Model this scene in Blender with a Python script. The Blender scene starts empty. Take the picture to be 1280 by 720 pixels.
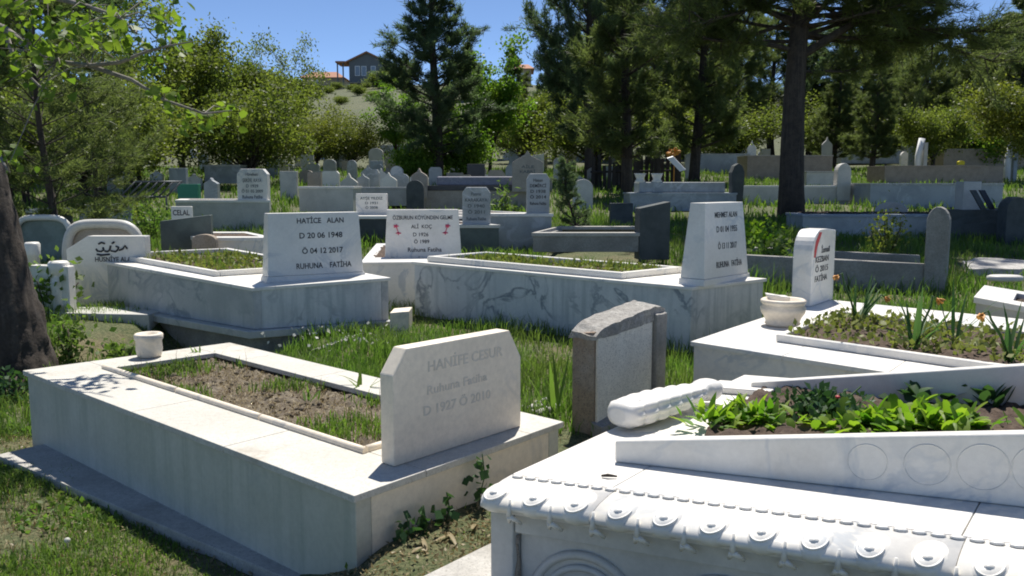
import bpy, bmesh, math, random
import numpy as np
from mathutils import Vector, Matrix, noise
random.seed(7)
R = math.radians
SC = bpy.context.scene
COL = SC.collection

# ------------------------------------------------------------------ camera
F, CX, CY, HOR, EYE = 1080.0, 640.0, 360.0, 230.0, 1.5
TH = math.atan((CY - HOR) / F)
cd = bpy.data.cameras.new('camera')
cam = bpy.data.objects.new('camera', cd); COL.objects.link(cam)
cd.sensor_width = 36.0; cd.lens = F / 1280 * 36.0
cd.clip_start = 0.05; cd.clip_end = 2000
cam.location = (0, 0, EYE); cam.rotation_euler = (math.pi / 2 - TH, 0, 0)
SC.camera = cam

# ------------------------------------------------------------------ world, sun, exposure
SUN_EL, SUN_AZ = R(64), R(9)
w = bpy.data.worlds.new('World'); SC.world = w; w.use_nodes = True
nt = w.node_tree
sky = nt.nodes.new('ShaderNodeTexSky'); sky.sky_type = 'NISHITA'; sky.sun_disc = False
sky.sun_elevation = SUN_EL; sky.sun_rotation = SUN_AZ; sky.altitude = 4000
sky.air_density = 0.78; sky.dust_density = 0.0; sky.ozone_density = 3.2
bg = nt.nodes['Background']; bg.inputs['Strength'].default_value = 0.095
nt.links.new(sky.outputs[0], bg.inputs[0])
sd = bpy.data.lights.new('sun', 'SUN'); sd.energy = 4.2; sd.angle = R(0.53); sd.color = (1, 0.955, 0.88)
so = bpy.data.objects.new('sun', sd); COL.objects.link(so)
SUNV = Vector((math.sin(SUN_AZ) * math.cos(SUN_EL), math.cos(SUN_AZ) * math.cos(SUN_EL), math.sin(SUN_EL)))
so.rotation_euler = SUNV.to_track_quat('Z', 'Y').to_euler(); so.location = (3, 10, 30)
SC.view_settings.view_transform = 'Standard'; SC.view_settings.look = 'None'
SC.view_settings.exposure = 0.7; SC.view_settings.gamma = 1.0
SC.view_settings.use_curve_mapping = False
SC.cycles.filter_width = 1.9; SC.cycles.max_bounces = 12; SC.cycles.diffuse_bounces = 8; SC.cycles.transparent_max_bounces = 4

# ------------------------------------------------------------------ terrain and placing helpers
def sst(a, b, x):
    t = np.clip((x - a) / (b - a), 0, 1); return t * t * (3 - 2 * t)
def TZ(x, y):
    x = np.asarray(x, float); y = np.asarray(y, float)
    z = np.where(y > 7, 0.06 * (y - 7), 0.0) + np.where(y > 70, 0.086 * (y - 70), 0.0)
    z = np.where(y > 205, 0.06 * 198 + 0.086 * 135 + (y - 205) * 0.005, z)
    z = z + 0.23 * sst(-0.95, -0.35, x) * (1 - sst(3.5, 4.5, y)) * (1 - sst(1.6, 2.4, x))
    z = z + (0.05 * np.sin(x * 0.9 + 1) * np.sin(y * 0.7) + 0.03 * np.sin(x * 2.3 + y * 1.7)) * sst(9, 20, y)
    z = z - 0.3 * sst(5.9, 6.4, y) * (1 - sst(8.4, 9.4, y)) * sst(-3.95, -3.4, x) * (1 - sst(-2.4, -1.85, x))
    z = z + 0.6 * np.sin(x * 0.05 + 2) * sst(60, 120, y) * 2
    return z
def tz(x, y): return float(TZ(x, y))
def ray(px, py):
    x = (px - CX) / F; y = (CY - py) / F
    c, s = math.cos(TH), math.sin(TH)
    return Vector((x, c + y * s, -s + y * c))
O = Vector((0, 0, EYE))
def W(px, py, z=None, d=None):
    r = ray(px, py)
    t = (z - EYE) / r.z if d is None else d / r.y
    return O + r * t
def WT(px, py, z0, y0, g):                      # plane z = z0 + g (y - y0)
    r = ray(px, py); t = (z0 - g * y0 - EYE) / (r.z - g * r.y)
    return O + r * t
def WP(px, py, p, n):
    r = ray(px, py); return O + r * ((p - O).dot(n) / r.dot(n))
def G(px, py):                                  # pixel -> terrain
    r = ray(px, py); t = 1.5
    while t < 400:
        p = O + r * t
        if p.z <= tz(p.x, p.y): return p
        t *= 1.01
    return O + r * 200

# ------------------------------------------------------------------ materials
def newmat(name):
    m = bpy.data.materials.new(name); m.use_nodes = True
    t = m.node_tree; b = t.nodes['Principled BSDF']
    return m, t, b
def N(t, typ, **k):
    n = t.nodes.new(typ)
    for a, v in k.items():
        if a in n.inputs: n.inputs[a].default_value = v
        else: setattr(n, a, v)
    return n
def rgb(c): return (c[0], c[1], c[2], 1)
def mixc(t, fac, a, b, mode='MIX'):
    n = t.nodes.new('ShaderNodeMix'); n.data_type = 'RGBA'; n.blend_type = mode
    for s, v in ((0, fac), (6, a), (7, b)):
        if hasattr(v, 'is_linked') or hasattr(v, 'links'): t.links.new(v, n.inputs[s])
        else: n.inputs[s].default_value = v if s == 0 else rgb(v)
    return n.outputs[2]
def ramp(t, src, a, b):
    n = N(t, 'ShaderNodeMapRange', interpolation_type='SMOOTHSTEP')
    n.inputs['From Min'].default_value = a; n.inputs['From Max'].default_value = b
    t.links.new(src, n.inputs['Value']); return n.outputs[0]
def stone(name, c, c2, scale=3.0, vein=None, veinscale=2.0, streak=None, spots=None, rough=0.45, bump=0.15, bscale=60, stain=None, fine=0.08):
    m, t, b = newmat(name); L = t.links.new
    pos = N(t, 'ShaderNodeNewGeometry').outputs['Position']
    n1 = N(t, 'ShaderNodeTexNoise', Scale=scale, Detail=8.0, Roughness=0.6); L(pos, n1.inputs['Vector'])
    col = mixc(t, ramp(t, n1.outputs[0], 0.35, 0.68), c, c2)
    if vein:
        n2 = N(t, 'ShaderNodeTexNoise', Scale=veinscale, Detail=5.0, Roughness=0.55, Distortion=1.2); L(pos, n2.inputs['Vector'])
        s = N(t, 'ShaderNodeMath', operation='SUBTRACT'); L(n2.outputs[0], s.inputs[0]); s.inputs[1].default_value = 0.5
        a = N(t, 'ShaderNodeMath', operation='ABSOLUTE'); L(s.outputs[0], a.inputs[0])
        f = ramp(t, a.outputs[0], 0.05, 0.0)
        n3 = N(t, 'ShaderNodeTexNoise', Scale=veinscale * 0.6, Detail=3.0); L(pos, n3.inputs['Vector'])
        mm = N(t, 'ShaderNodeMath', operation='MULTIPLY'); L(f, mm.inputs[0]); L(ramp(t, n3.outputs[0], 0.42, 0.66), mm.inputs[1])
        col = mixc(t, mm.outputs[0], col, vein)
    if streak:
        mp = N(t, 'ShaderNodeMapping'); mp.inputs['Scale'].default_value = (9, 9, 0.5); L(pos, mp.inputs['Vector'])
        n4 = N(t, 'ShaderNodeTexNoise', Scale=1.6, Detail=5.0, Roughness=0.65); L(mp.outputs[0], n4.inputs['Vector'])
        col = mixc(t, ramp(t, n4.outputs[0], 0.45, 0.72), col, streak)
    if stain:
        n5 = N(t, 'ShaderNodeTexNoise', Scale=1.7, Detail=7.0, Roughness=0.7); L(pos, n5.inputs['Vector'])
        col = mixc(t, ramp(t, n5.outputs[0], 0.55, 0.75), col, stain)
    if spots:
        n6 = N(t, 'ShaderNodeTexNoise', Scale=130.0, Detail=2.0); L(pos, n6.inputs['Vector'])
        col = mixc(t, ramp(t, n6.outputs[0], 0.55, 0.68), col, spots)
    n7 = N(t, 'ShaderNodeTexNoise', Scale=38.0, Detail=6.0, Roughness=0.7); L(pos, n7.inputs['Vector'])
    dk = N(t, 'ShaderNodeMapRange'); L(n7.outputs[0], dk.inputs['Value']); dk.inputs['From Min'].default_value = 0.3; dk.inputs['From Max'].default_value = 0.7
    dk.inputs['To Min'].default_value = 1 - fine * 2; dk.inputs['To Max'].default_value = 1.0
    cb = N(t, 'ShaderNodeCombineColor')
    for i in range(3): L(dk.outputs[0], cb.inputs[i])
    col = mixc(t, 1.0, col, cb.outputs[0], 'MULTIPLY')
    L(col, b.inputs['Base Color'])
    b.inputs['Roughness'].default_value = rough
    nb = N(t, 'ShaderNodeTexNoise', Scale=float(bscale), Detail=6.0, Roughness=0.7); L(pos, nb.inputs['Vector'])
    bp = N(t, 'ShaderNodeBump', Strength=bump, Distance=0.01); L(nb.outputs[0], bp.inputs['Height']); L(bp.outputs[0], b.inputs['Normal'])
    return m
def leafmat(name, c, c2, trans=0.45, tcol=None, rough=0.5, big=None):
    m, t, b = newmat(name); L = t.links.new
    g = N(t, 'ShaderNodeNewGeometry')
    col = mixc(t, g.outputs['Random Per Island'], c, c2)
    if big:
        n = N(t, 'ShaderNodeTexNoise', Scale=big[1], Detail=3.0); L(g.outputs['Position'], n.inputs['Vector'])
        col = mixc(t, ramp(t, n.outputs[0], 0.42, 0.64), col, big[0])
    L(col, b.inputs['Base Color']); b.inputs['Roughness'].default_value = rough
    b.inputs['Specular IOR Level'].default_value = 0.3
    tr = N(t, 'ShaderNodeBsdfTranslucent'); k = tcol or (1.6, 1.9, 0.9)
    L(mixc(t, 1.0, col, k, 'MULTIPLY'), tr.inputs['Color'])
    mx = N(t, 'ShaderNodeMixShader'); mx.inputs[0].default_value = trans
    L(b.outputs[0], mx.inputs[1]); L(tr.outputs[0], mx.inputs[2])
    L(mx.outputs[0], t.nodes['Material Output'].inputs['Surface'])
    return m
def plain(name, c, rough=0.5, metal=0.0, var=0.25, scale=30, bump=0.1):
    m, t, b = newmat(name); L = t.links.new
    pos = N(t, 'ShaderNodeNewGeometry').outputs['Position']
    n = N(t, 'ShaderNodeTexNoise', Scale=float(scale), Detail=6.0, Roughness=0.65); L(pos, n.inputs['Vector'])
    L(mixc(t, n.outputs[0], [x * (1 + var) for x in c], [x * (1 - var) for x in c]), b.inputs['Base Color'])
    b.inputs['Roughness'].default_value = rough; b.inputs['Metallic'].default_value = metal
    bp = N(t, 'ShaderNodeBump', Strength=bump, Distance=0.01); L(n.outputs[0], bp.inputs['Height']); L(bp.outputs[0], b.inputs['Normal'])
    return m

M = {}
M['white'] = stone('white_marble', (.82, .79, .73), (.75, .72, .66), 2.5, vein=(.55, .57, .58), veinscale=2.2, rough=.4, bump=.08, fine=.05, stain=(.66, .63, .57))
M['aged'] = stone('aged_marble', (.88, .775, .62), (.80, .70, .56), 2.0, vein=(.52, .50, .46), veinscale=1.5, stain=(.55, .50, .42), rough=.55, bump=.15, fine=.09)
M['agedsunlit'] = stone('stained_marble_sun_dimmed', (.64, .615, .55), (.56, .535, .47), 2.5, stain=(.42, .37, .29), spots=(.48, .44, .37), rough=.6, bump=.2, fine=.12)  # aged marble dimmed in colour so sunlit slabs don't burn out; stains are wear
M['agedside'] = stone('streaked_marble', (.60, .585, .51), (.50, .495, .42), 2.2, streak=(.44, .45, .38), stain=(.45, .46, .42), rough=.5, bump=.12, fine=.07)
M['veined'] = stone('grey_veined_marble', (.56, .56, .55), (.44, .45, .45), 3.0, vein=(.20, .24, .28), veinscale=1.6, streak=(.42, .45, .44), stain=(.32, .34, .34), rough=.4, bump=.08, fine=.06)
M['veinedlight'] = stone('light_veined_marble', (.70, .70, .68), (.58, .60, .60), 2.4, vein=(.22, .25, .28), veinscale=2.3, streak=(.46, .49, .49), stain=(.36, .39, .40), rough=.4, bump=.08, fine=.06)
M['greym'] = stone('grey_marble', (.40, .42, .42), (.30, .32, .32), 3.0, vein=(.5, .52, .55), veinscale=2, rough=.4, bump=.1)
M['bluem'] = stone('blue_grey_marble', (.35, .39, .43), (.27, .31, .35), 2.0, vein=(.45, .5, .55), veinscale=1.5, rough=.45, bump=.1)
M['pale'] = stone('pale_grey_marble', (.60, .585, .54), (.50, .49, .45), 3.0, stain=(.36, .37, .36), rough=.5, bump=.12)
M['conc'] = stone('concrete', (.36, .35, .32), (.26, .25, .23), 4.0, stain=(.17, .17, .15), spots=(.22, .21, .2), rough=.85, bump=.5, bscale=45, fine=.16)
M['conclt'] = stone('light_concrete', (.52, .50, .46), (.42, .40, .36), 4.0, stain=(.30, .28, .24), spots=(.36, .34, .31), rough=.85, bump=.45, bscale=45, fine=.14)
M['concbr'] = stone('brown_concrete', (.36, .28, .20), (.40, .34, .28), 5.0, stain=(.34, .17, .08), spots=(.2, .17, .14), rough=.9, bump=.6, bscale=40, fine=.18)
M['plaster'] = stone('white_plaster', (.86, .82, .73), (.80, .75, .66), 5.0, spots=(.42, .40, .36), rough=.85, bump=.25, bscale=80, fine=.1)
M['beige'] = stone('beige_granite', (.40, .35, .29), (.33, .29, .24), 6.0, spots=(.22, .19, .16), rough=.5, bump=.1)
M['brown'] = stone('brown_granite', (.38, .30, .225), (.30, .235, .175), 6.0, spots=(.12, .09, .07), rough=.5, bump=.1)
M['black'] = stone('black_granite', (.03, .03, .035), (.02, .02, .025), 8.0, rough=.35, bump=.05)
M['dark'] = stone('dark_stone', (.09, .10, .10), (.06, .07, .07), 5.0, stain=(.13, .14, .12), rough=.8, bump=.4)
M['darkgreen'] = stone('dark_green_stone', (.10, .13, .12), (.07, .09, .085), 5.0, rough=.6, bump=.2)
M['greengrey'] = stone('grey_green_panel', (.24, .29, .25), (.17, .21, .18), 5.0, stain=(.32, .30, .26), rough=.5, bump=.1)
M['purple'] = stone('mauve_marble', (.26, .26, .31), (.20, .20, .25), 9.0, vein=(.4, .4, .43), veinscale=3, rough=.45, bump=.1)
M['soil'] = stone('dry_soil', (.12, .095, .065), (.25, .21, .15), 14.0, spots=(.10, .07, .05), rough=.95, bump=1.0, bscale=55, fine=.25)
M['darksoil'] = stone('dark_soil', (.085, .055, .04), (.14, .10, .07), 14.0, rough=.95, bump=1.0, bscale=55, fine=.25)
M['bark'] = stone('pine_bark', (.085, .065, .05), (.045, .036, .03), 7.0, streak=(.12, .095, .075), rough=.95, bump=1.0, bscale=22, fine=.25)
M['palebark'] = stone('pale_bark', (.30, .27, .23), (.20, .18, .15), 12.0, rough=.9, bump=.5, bscale=40, fine=.2)
M['ink'] = plain('black_lettering', (.02, .02, .025), .5)
M['inkgrey'] = plain('faded_lettering', (.59, .54, .46), .8)
M['inkslate'] = plain('slate_lettering', (.10, .12, .13), .7)
M['red'] = plain('red_paint', (.50, .045, .05), .5)
M['pink'] = plain('pink_paint', (.62, .07, .14), .5)
M['green'] = plain('green_paint', (.03, .22, .13), .5)
M['wood'] = plain('weathered_dark_wood', (.035, .03, .028), .85, var=.5, scale=12)
M['tile'] = plain('terracotta_roof_tiles', (.36, .17, .10), .85, var=.35, scale=3)
M['wallgrey'] = plain('grey_render', (.15, .16, .17), .9, var=.15, scale=1)
M['walltan'] = plain('tan_render', (.34, .28, .21), .9, var=.15, scale=1)
M['glass'] = plain('window_glass', (.22, .26, .32), .1, var=.1)
M['rail'] = plain('grey_rail_metal', (.10, .11, .12), .5, metal=.5)
M['whitepaint'] = plain('white_paint', (.78, .78, .78), .45, var=.05)
M['yellow'] = plain('yellow_plastic', (.75, .62, .02), .4, var=.1)
M['orange'] = plain('orange_petals', (.60, .27, .05), .6, var=.4)
M['rubbletop'] = stone('broken_render', (.50, .48, .44), (.36, .34, .31), 9.0, stain=(.46, .36, .25), spots=(.25, .24, .22), rough=.95, bump=.9, bscale=40, fine=.25)
M['rubble'] = stone('pale_rubble', (.58, .56, .52), (.42, .40, .37), 8.0, stain=(.28, .26, .23), rough=.9, bump=.6, bscale=35, fine=.2)
M['grass'] = leafmat('grass_blades', (.09, .165, .03), (.17, .25, .05), .45, (1.3, 1.45, .8), big=((.13, .19, .05), 1.3))
M['drygrass'] = leafmat('dry_grass', (.36, .30, .17), (.22, .17, .09), .25, (1.1, 1, .8))
M['lush'] = leafmat('lush_grass', (.08, .16, .03), (.16, .25, .055), .48, (1.3, 1.45, .8), big=((.13, .18, .05), 2.0))
M['pine'] = leafmat('pine_needles', (.078, .108, .040), (.16, .185, .072), .56, (1.5, 1.6, 1.0), big=((.075, .10, .035), .8))
M['pineblue'] = leafmat('blue_green_needles', (.066, .104, .058), (.125, .17, .085), .54, (1.4, 1.5, 1.0), big=((.06, .09, .045), .8))
M['olive'] = leafmat('olive_leaves', (.12, .16, .032), (.20, .225, .055), .52, (1.4, 1.5, .8), big=((.10, .135, .03), .7))
M['spring'] = leafmat('spring_leaves', (.10, .20, .025), (.16, .26, .04), .5, (1.5, 1.6, .7), big=((.12, .19, .03), 1.0))
M['yelgreen'] = leafmat('yellow_green_leaves', (.14, .18, .03), (.20, .22, .05), .45, (1.4, 1.4, .7), big=((.10, .13, .03), .7))
M['near'] = leafmat('fresh_green_leaves', (.085, .15, .025), (.16, .225, .04), .52, (1.6, 1.7, .7))
M['bedleaf'] = leafmat('broad_bed_leaves', (.08, .19, .02), (.26, .35, .05), .5, (1.4, 1.6, .6))
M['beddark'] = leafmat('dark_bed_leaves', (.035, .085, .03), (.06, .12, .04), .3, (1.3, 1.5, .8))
M['daff'] = leafmat('daffodil_leaves', (.06, .13, .04), (.10, .18, .06), .35, (1.3, 1.5, .9))
M['seed'] = leafmat('seedling_leaves', (.17, .20, .05), (.24, .26, .07), .35, (1.2, 1.3, .8))
M['whiteflower'] = leafmat('white_petals', (.7, .7, .66), (.6, .6, .5), .3, (1, 1, 1))

def groundmat():
    m, t, b = newmat('meadow_ground'); L = t.links.new
    pos = N(t, 'ShaderNodeNewGeometry').outputs['Position']
    n1 = N(t, 'ShaderNodeTexNoise', Scale=1.1, Detail=8.0, Roughness=.65); L(pos, n1.inputs['Vector'])
    n2 = N(t, 'ShaderNodeTexNoise', Scale=.12, Detail=6.0, Roughness=.6); L(pos, n2.inputs['Vector'])
    n3 = N(t, 'ShaderNodeTexNoise', Scale=40.0, Detail=5.0, Roughness=.7); L(pos, n3.inputs['Vector'])
    c = mixc(t, ramp(t, n1.outputs[0], .46, .66), (.06, .10, .024), (.17, .14, .07))
    c2 = mixc(t, ramp(t, n2.outputs[0], .4, .62), (.048, .082, .028), (.075, .10, .04))
    sx = N(t, 'ShaderNodeSeparateXYZ'); L(pos, sx.inputs[0])
    c = mixc(t, ramp(t, sx.outputs[1], 12, 40), c, c2)
    c = mixc(t, ramp(t, n3.outputs[0], .35, .7), c, (.06, .05, .03)) if False else mixc(t, .5, c, mixc(t, ramp(t, n3.outputs[0], .38, .66), (.035, .035, .016), (.23, .20, .11)))
    L(c, b.inputs['Base Color']); b.inputs['Roughness'].default_value = .95
    bp = N(t, 'ShaderNodeBump', Strength=.8, Distance=.03); L(n3.outputs[0], bp.inputs['Height']); L(bp.outputs[0], b.inputs['Normal'])
    return m
M['ground'] = groundmat()

# ------------------------------------------------------------------ object helpers
def tag(o, label=None, cat=None, group=None, kind=None):
    if label: o['label'] = label
    if cat: o['category'] = cat
    if group: o['group'] = group
    if kind: o['kind'] = kind
    return o
def thing(name, label, cat, loc, rz=0, group=None):
    o = bpy.data.objects.new(name, None); COL.objects.link(o); o.empty_display_size = .2
    o.location = loc; o.rotation_euler = (0, 0, rz)
    return tag(o, label, cat, group)
def root_of(o):
    while o.parent: o = o.parent
    return o
def link(name, me, mat, parent=None, origin=None):
    """mesh made in world coordinates; moved to the root's (unrotated) frame"""
    if parent is not None:
        me.transform(Matrix.Translation(-Vector(root_of(parent).location)))
    elif origin is not None:
        me.transform(Matrix.Translation(-Vector(origin)))
    o = bpy.data.objects.new(name, me); COL.objects.link(o)
    if not me.materials: me.materials.append(mat)
    if parent is not None: o.parent = parent
    elif origin is not None: o.location = origin
    return o
def copy_tree(o, parent=None):
    c = o.copy(); COL.objects.link(c)
    if parent is not None: c.parent = parent
    for ch in list(o.children): copy_tree(ch, c)
    return c
class MB:
    def __init__(s): s.bm = bmesh.new()
    def face(s, pts, smooth=False):
        f = s.bm.faces.new([s.bm.verts.new(p) for p in pts]); f.smooth = smooth
    def hexa(s, b, t):
        vb = [s.bm.verts.new(p) for p in b]; vt = [s.bm.verts.new(p) for p in t]; n = len(b)
        s.bm.faces.new(vb[::-1]); s.bm.faces.new(vt)
        for i in range(n):
            j = (i + 1) % n; s.bm.faces.new((vb[i], vb[j], vt[j], vt[i]))
        return s
    def quadbox(s, q, z0, z1):
        """q: top-plane points; z0/z1 offsets from it (or absolute bottom if tuple ('abs', z))"""
        dn = [Vector((p.x, p.y, z0[1])) if isinstance(z0, tuple) else Vector((p.x, p.y, p.z + z0)) for p in q]
        return s.hexa(dn, [Vector((p.x, p.y, p.z + z1)) for p in q])
    def plate(s, poly, o, u, v, n, th, top=None):
        """2-D outline (u, v) at o, thickness th along n; top = (scale u, shift n) at max v for a battered stone"""
        a = [o + u * p[0] + v * p[1] for p in poly]
        return s.hexa([p + n * th for p in a], a)
    def tube(s, pts, rad, seg=8, cap=True):
        pts = [Vector(p) for p in pts]; rings = []
        for i, p in enumerate(pts):
            d = (pts[min(i + 1, len(pts) - 1)] - pts[max(i - 1, 0)])
            d = d.normalized() if d.length > 1e-6 else Vector((0, 0, 1))
            a = d.orthogonal().normalized() if i == 0 else (rings_a - d * rings_a.dot(d)).normalized()
            rings_a = a; b = d.cross(a)
            r = rad[i] if hasattr(rad, '__len__') else rad
            rings.append([s.bm.verts.new(p + (a * math.cos(k * 2 * math.pi / seg) + b * math.sin(k * 2 * math.pi / seg)) * r) for k in range(seg)])
        for q, r in zip(rings, rings[1:]):
            for k in range(seg):
                f = s.bm.faces.new((q[k], q[(k + 1) % seg], r[(k + 1) % seg], r[k])); f.smooth = True
        if cap and seg > 2:
            s.bm.faces.new(rings[0][::-1]); s.bm.faces.new(rings[-1])
        return s
    def lathe(s, prof, c, seg=28, sx=1, sy=1):
        rings = [[s.bm.verts.new((c[0] + r * sx * math.cos(k * 2 * math.pi / seg), c[1] + r * sy * math.sin(k * 2 * math.pi / seg), c[2] + z)) for k in range(seg)] for r, z in prof]
        for q, r in zip(rings, rings[1:]):
            for k in range(seg):
                f = s.bm.faces.new((q[k], q[(k + 1) % seg], r[(k + 1) % seg], r[k])); f.smooth = True
        s.bm.faces.new(rings[0][::-1]); s.bm.faces.new(rings[-1])
        return s
    def bevel(s, w, seg=2):
        s.bm.normal_update()
        e = [x for x in s.bm.edges if len(x.link_faces) == 2 and x.calc_face_angle(0) > .5]
        bmesh.ops.bevel(s.bm, geom=e, offset=w, segments=seg, affect='EDGES', profile=.6, clamp_overlap=True)
        return s
    def rough(s, amp, sc, cuts=0):
        if cuts: bmesh.ops.subdivide_edges(s.bm, edges=s.bm.edges[:], cuts=cuts, use_grid_fill=True)
        for v in s.bm.verts:
            v.co += noise.noise_vector(v.co * sc) * amp
        return s
    def mesh(s, name):
        bmesh.ops.recalc_face_normals(s.bm, faces=s.bm.faces[:])
        me = bpy.data.meshes.new(name); s.bm.to_mesh(me); s.bm.free(); return me
    def build(s, name, mat, parent=None, origin=None):
        return link(name, s.mesh(name), mat, parent, origin)
def np_mesh(name, V, quads=None, tris=None, smooth=False):
    me = bpy.data.meshes.new(name); V = np.asarray(V, np.float32).reshape(-1, 3)
    idx = []; st = []; tot = []; o = 0
    for fs, k in ((quads, 4), (tris, 3)):
        if fs is None or len(fs) == 0: continue
        fs = np.asarray(fs, np.int32).reshape(-1, k); idx.append(fs.ravel())
        st.append(o + np.arange(len(fs)) * k); tot.append(np.full(len(fs), k)); o += fs.size
    idx = np.concatenate(idx); st = np.concatenate(st); tot = np.concatenate(tot)
    me.vertices.add(len(V)); me.vertices.foreach_set('co', V.ravel())
    me.loops.add(len(idx)); me.loops.foreach_set('vertex_index', idx.astype(np.int32))
    me.polygons.add(len(st)); me.polygons.foreach_set('loop_start', st.astype(np.int32)); me.polygons.foreach_set('loop_total', tot.astype(np.int32))
    if smooth: me.polygons.foreach_set('use_smooth', np.ones(len(st), bool))
    me.update(calc_edges=True); return me
rs = np.random.RandomState(11)
def unit(a): return a / np.maximum(np.linalg.norm(a, axis=-1, keepdims=True), 1e-6)
def leaves(P, size, ratio=.5, up=.3, droop=0, jit=.35):
    """rhombic leaves at points P"""
    n = len(P); d = unit(rs.normal(size=(n, 3)) + np.array([0, 0, up - droop])); s = unit(np.cross(d, rs.normal(size=(n, 3))))
    L = (size * (1 + jit * rs.uniform(-1, 1, n)))[:, None]
    nrm = np.cross(d, s)
    V = np.stack([P, P + d * L * .45 + s * L * ratio * .5 + nrm * L * .08, P + d * L, P + d * L * .45 - s * L * ratio * .5 + nrm * L * .08], 1)
    return V.reshape(-1, 3), np.arange(n * 4).reshape(-1, 4)
def leaves2(P, size):
    """broad folded leaves, two faces to a leaf, tips hanging"""
    n = len(P); d = unit(rs.normal(size=(n, 3)) * np.array([1, 1, .6]) + np.array([0, 0, -.55])); s = unit(np.cross(d, rs.normal(size=(n, 3)))); nr = np.cross(d, s)
    L = size * rs.uniform(.5, 1.25, (n, 1)); W_ = L * rs.uniform(.36, .5, (n, 1)); f = nr * L * rs.uniform(.05, .22, (n, 1)); c = nr * L * rs.uniform(-.15, .15, (n, 1))
    V = np.stack([P, P + d * L * .3 + s * W_ * .95 + f, P + d * L * .7 + s * W_ * .62 + f * .8 + c, P + d * L + c, P + d * L * .7 - s * W_ * .62 + f * .8 + c, P + d * L * .3 - s * W_ * .95 + f, P + d * L * .5], 1).reshape(-1, 3)
    i = np.arange(n)[:, None] * 7
    Q = np.concatenate([i + np.array([[0, 1, 2, 6]]), i + np.array([[6, 2, 3, 4]]), i + np.array([[0, 6, 4, 5]])])
    return V, Q
def blades(P, ln, wd, lean=.5, heading=None):
    n = len(P); a = rs.uniform(0, 2 * np.pi, n) if heading is None else heading
    h = np.stack([np.cos(a), np.sin(a), np.zeros(n)], 1); b = rs.uniform(0, 2 * np.pi, n)
    s = np.stack([np.cos(b), np.sin(b), np.zeros(n)], 1)
    ln = np.asarray(ln).reshape(-1, 1) * np.ones((n, 1)); wd = np.asarray(wd).reshape(-1, 1) * np.ones((n, 1)); k = rs.uniform(.1, 1, (n, 1)) * lean
    z = np.array([[0, 0, 1.]])
    p1 = P + z * ln * .55 + h * ln * .22 * k; p2 = P + z * ln * (1 - .35 * k) + h * ln * .8 * k
    V = np.stack([P - s * wd * .5, P + s * wd * .5, p1 + s * wd * .42, p1 - s * wd * .42, p2], 1).reshape(-1, 3)
    i = np.arange(n)[:, None] * 5
    return V, i + np.array([[0, 1, 2, 3]]), i + np.array([[3, 2, 4]])
FOOT = []                                        # footprints kept clear of grass
def foot(pts): FOOT.append(np.array([(p[0], p[1]) for p in pts]))
def inside(P, poly):
    x, y = P[:, 0], P[:, 1]; r = np.zeros(len(P), bool); n = len(poly); j = n - 1
    for i in range(n):
        xi, yi = poly[i]; xj, yj = poly[j]
        c = ((yi > y) != (yj > y)) & (x < (xj - xi) * (y - yi) / (yj - yi + 1e-12) + xi)
        r ^= c; j = i
    return r

def text_mesh(s, size_h, width=None):
    cu = bpy.data.curves.new('txt', 'FONT'); cu.body = s; cu.align_x = 'CENTER'; cu.size = size_h * 1.38; cu.offset = size_h * .02
    cu.extrude = .0008; cu.resolution_u = 3
    o = bpy.data.objects.new('txt', cu); COL.objects.link(o)
    dg = bpy.context.evaluated_depsgraph_get(); me = bpy.data.meshes.new_from_object(o.evaluated_get(dg))
    bpy.data.objects.remove(o); bpy.data.curves.remove(cu)
    co = [v.co.copy() for v in me.vertices]; fs = [tuple(p.vertices) for p in me.polygons]; bpy.data.meshes.remove(me)
    if co and width:
        x0 = min(c.x for c in co); x1 = max(c.x for c in co); k = width / max(x1 - x0, 1e-6); m = (x0 + x1) / 2
        for c in co: c.x = (c.x - m) * k
    return co, fs
def inscribe(parent, o, u, v, lines, mat, name='inscription', proud=.0015):
    """lines: (text, centre u, baseline v, height, width) on the face with origin o"""
    n = u.cross(v).normalized()
    for s, cu, bv, h, wd in lines:
        mb = MB(); co, fs = text_mesh(s, h, wd)
        vs = [mb.bm.verts.new(o + u * (cu + c.x) + v * (bv + c.y) + n * (proud + c.z)) for c in co]
        for f in fs:
            try: mb.bm.faces.new([vs[i] for i in f])
            except ValueError: pass
        me = bpy.data.meshes.new(name); mb.bm.to_mesh(me); mb.bm.free(); link(name, me, mat, parent)

# ------------------------------------------------------------------ ground and hill
def build_ground():
    ys = np.concatenate([np.arange(-14, 1, 1.5), np.arange(1, 8, .12), np.geomspace(8, 520, 190)])
    k = np.linspace(-1, 1, 221); xs = np.sign(k) * (np.abs(k) * 10 + 250 * np.abs(k) ** 4)
    X, Y = np.meshgrid(xs, ys); Z = TZ(X, Y)
    Z += np.where((Y > 1) & (Y < 14), .012 * np.sin(X * 9 + Y * 4) * np.sin(Y * 11 - X * 3), 0)
    V = np.stack([X, Y, Z], -1).reshape(-1, 3); ny, nx = X.shape
    i = (np.arange(ny - 1)[:, None] * nx + np.arange(nx - 1)[None, :]).ravel()
    tag(link('ground', np_mesh('ground', V, np.stack([i, i + 1, i + nx + 1, i + nx], 1), smooth=True), M['ground']),
        'sloping meadow ground of the cemetery rising to the hill', 'ground', kind='structure')
build_ground()

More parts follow.
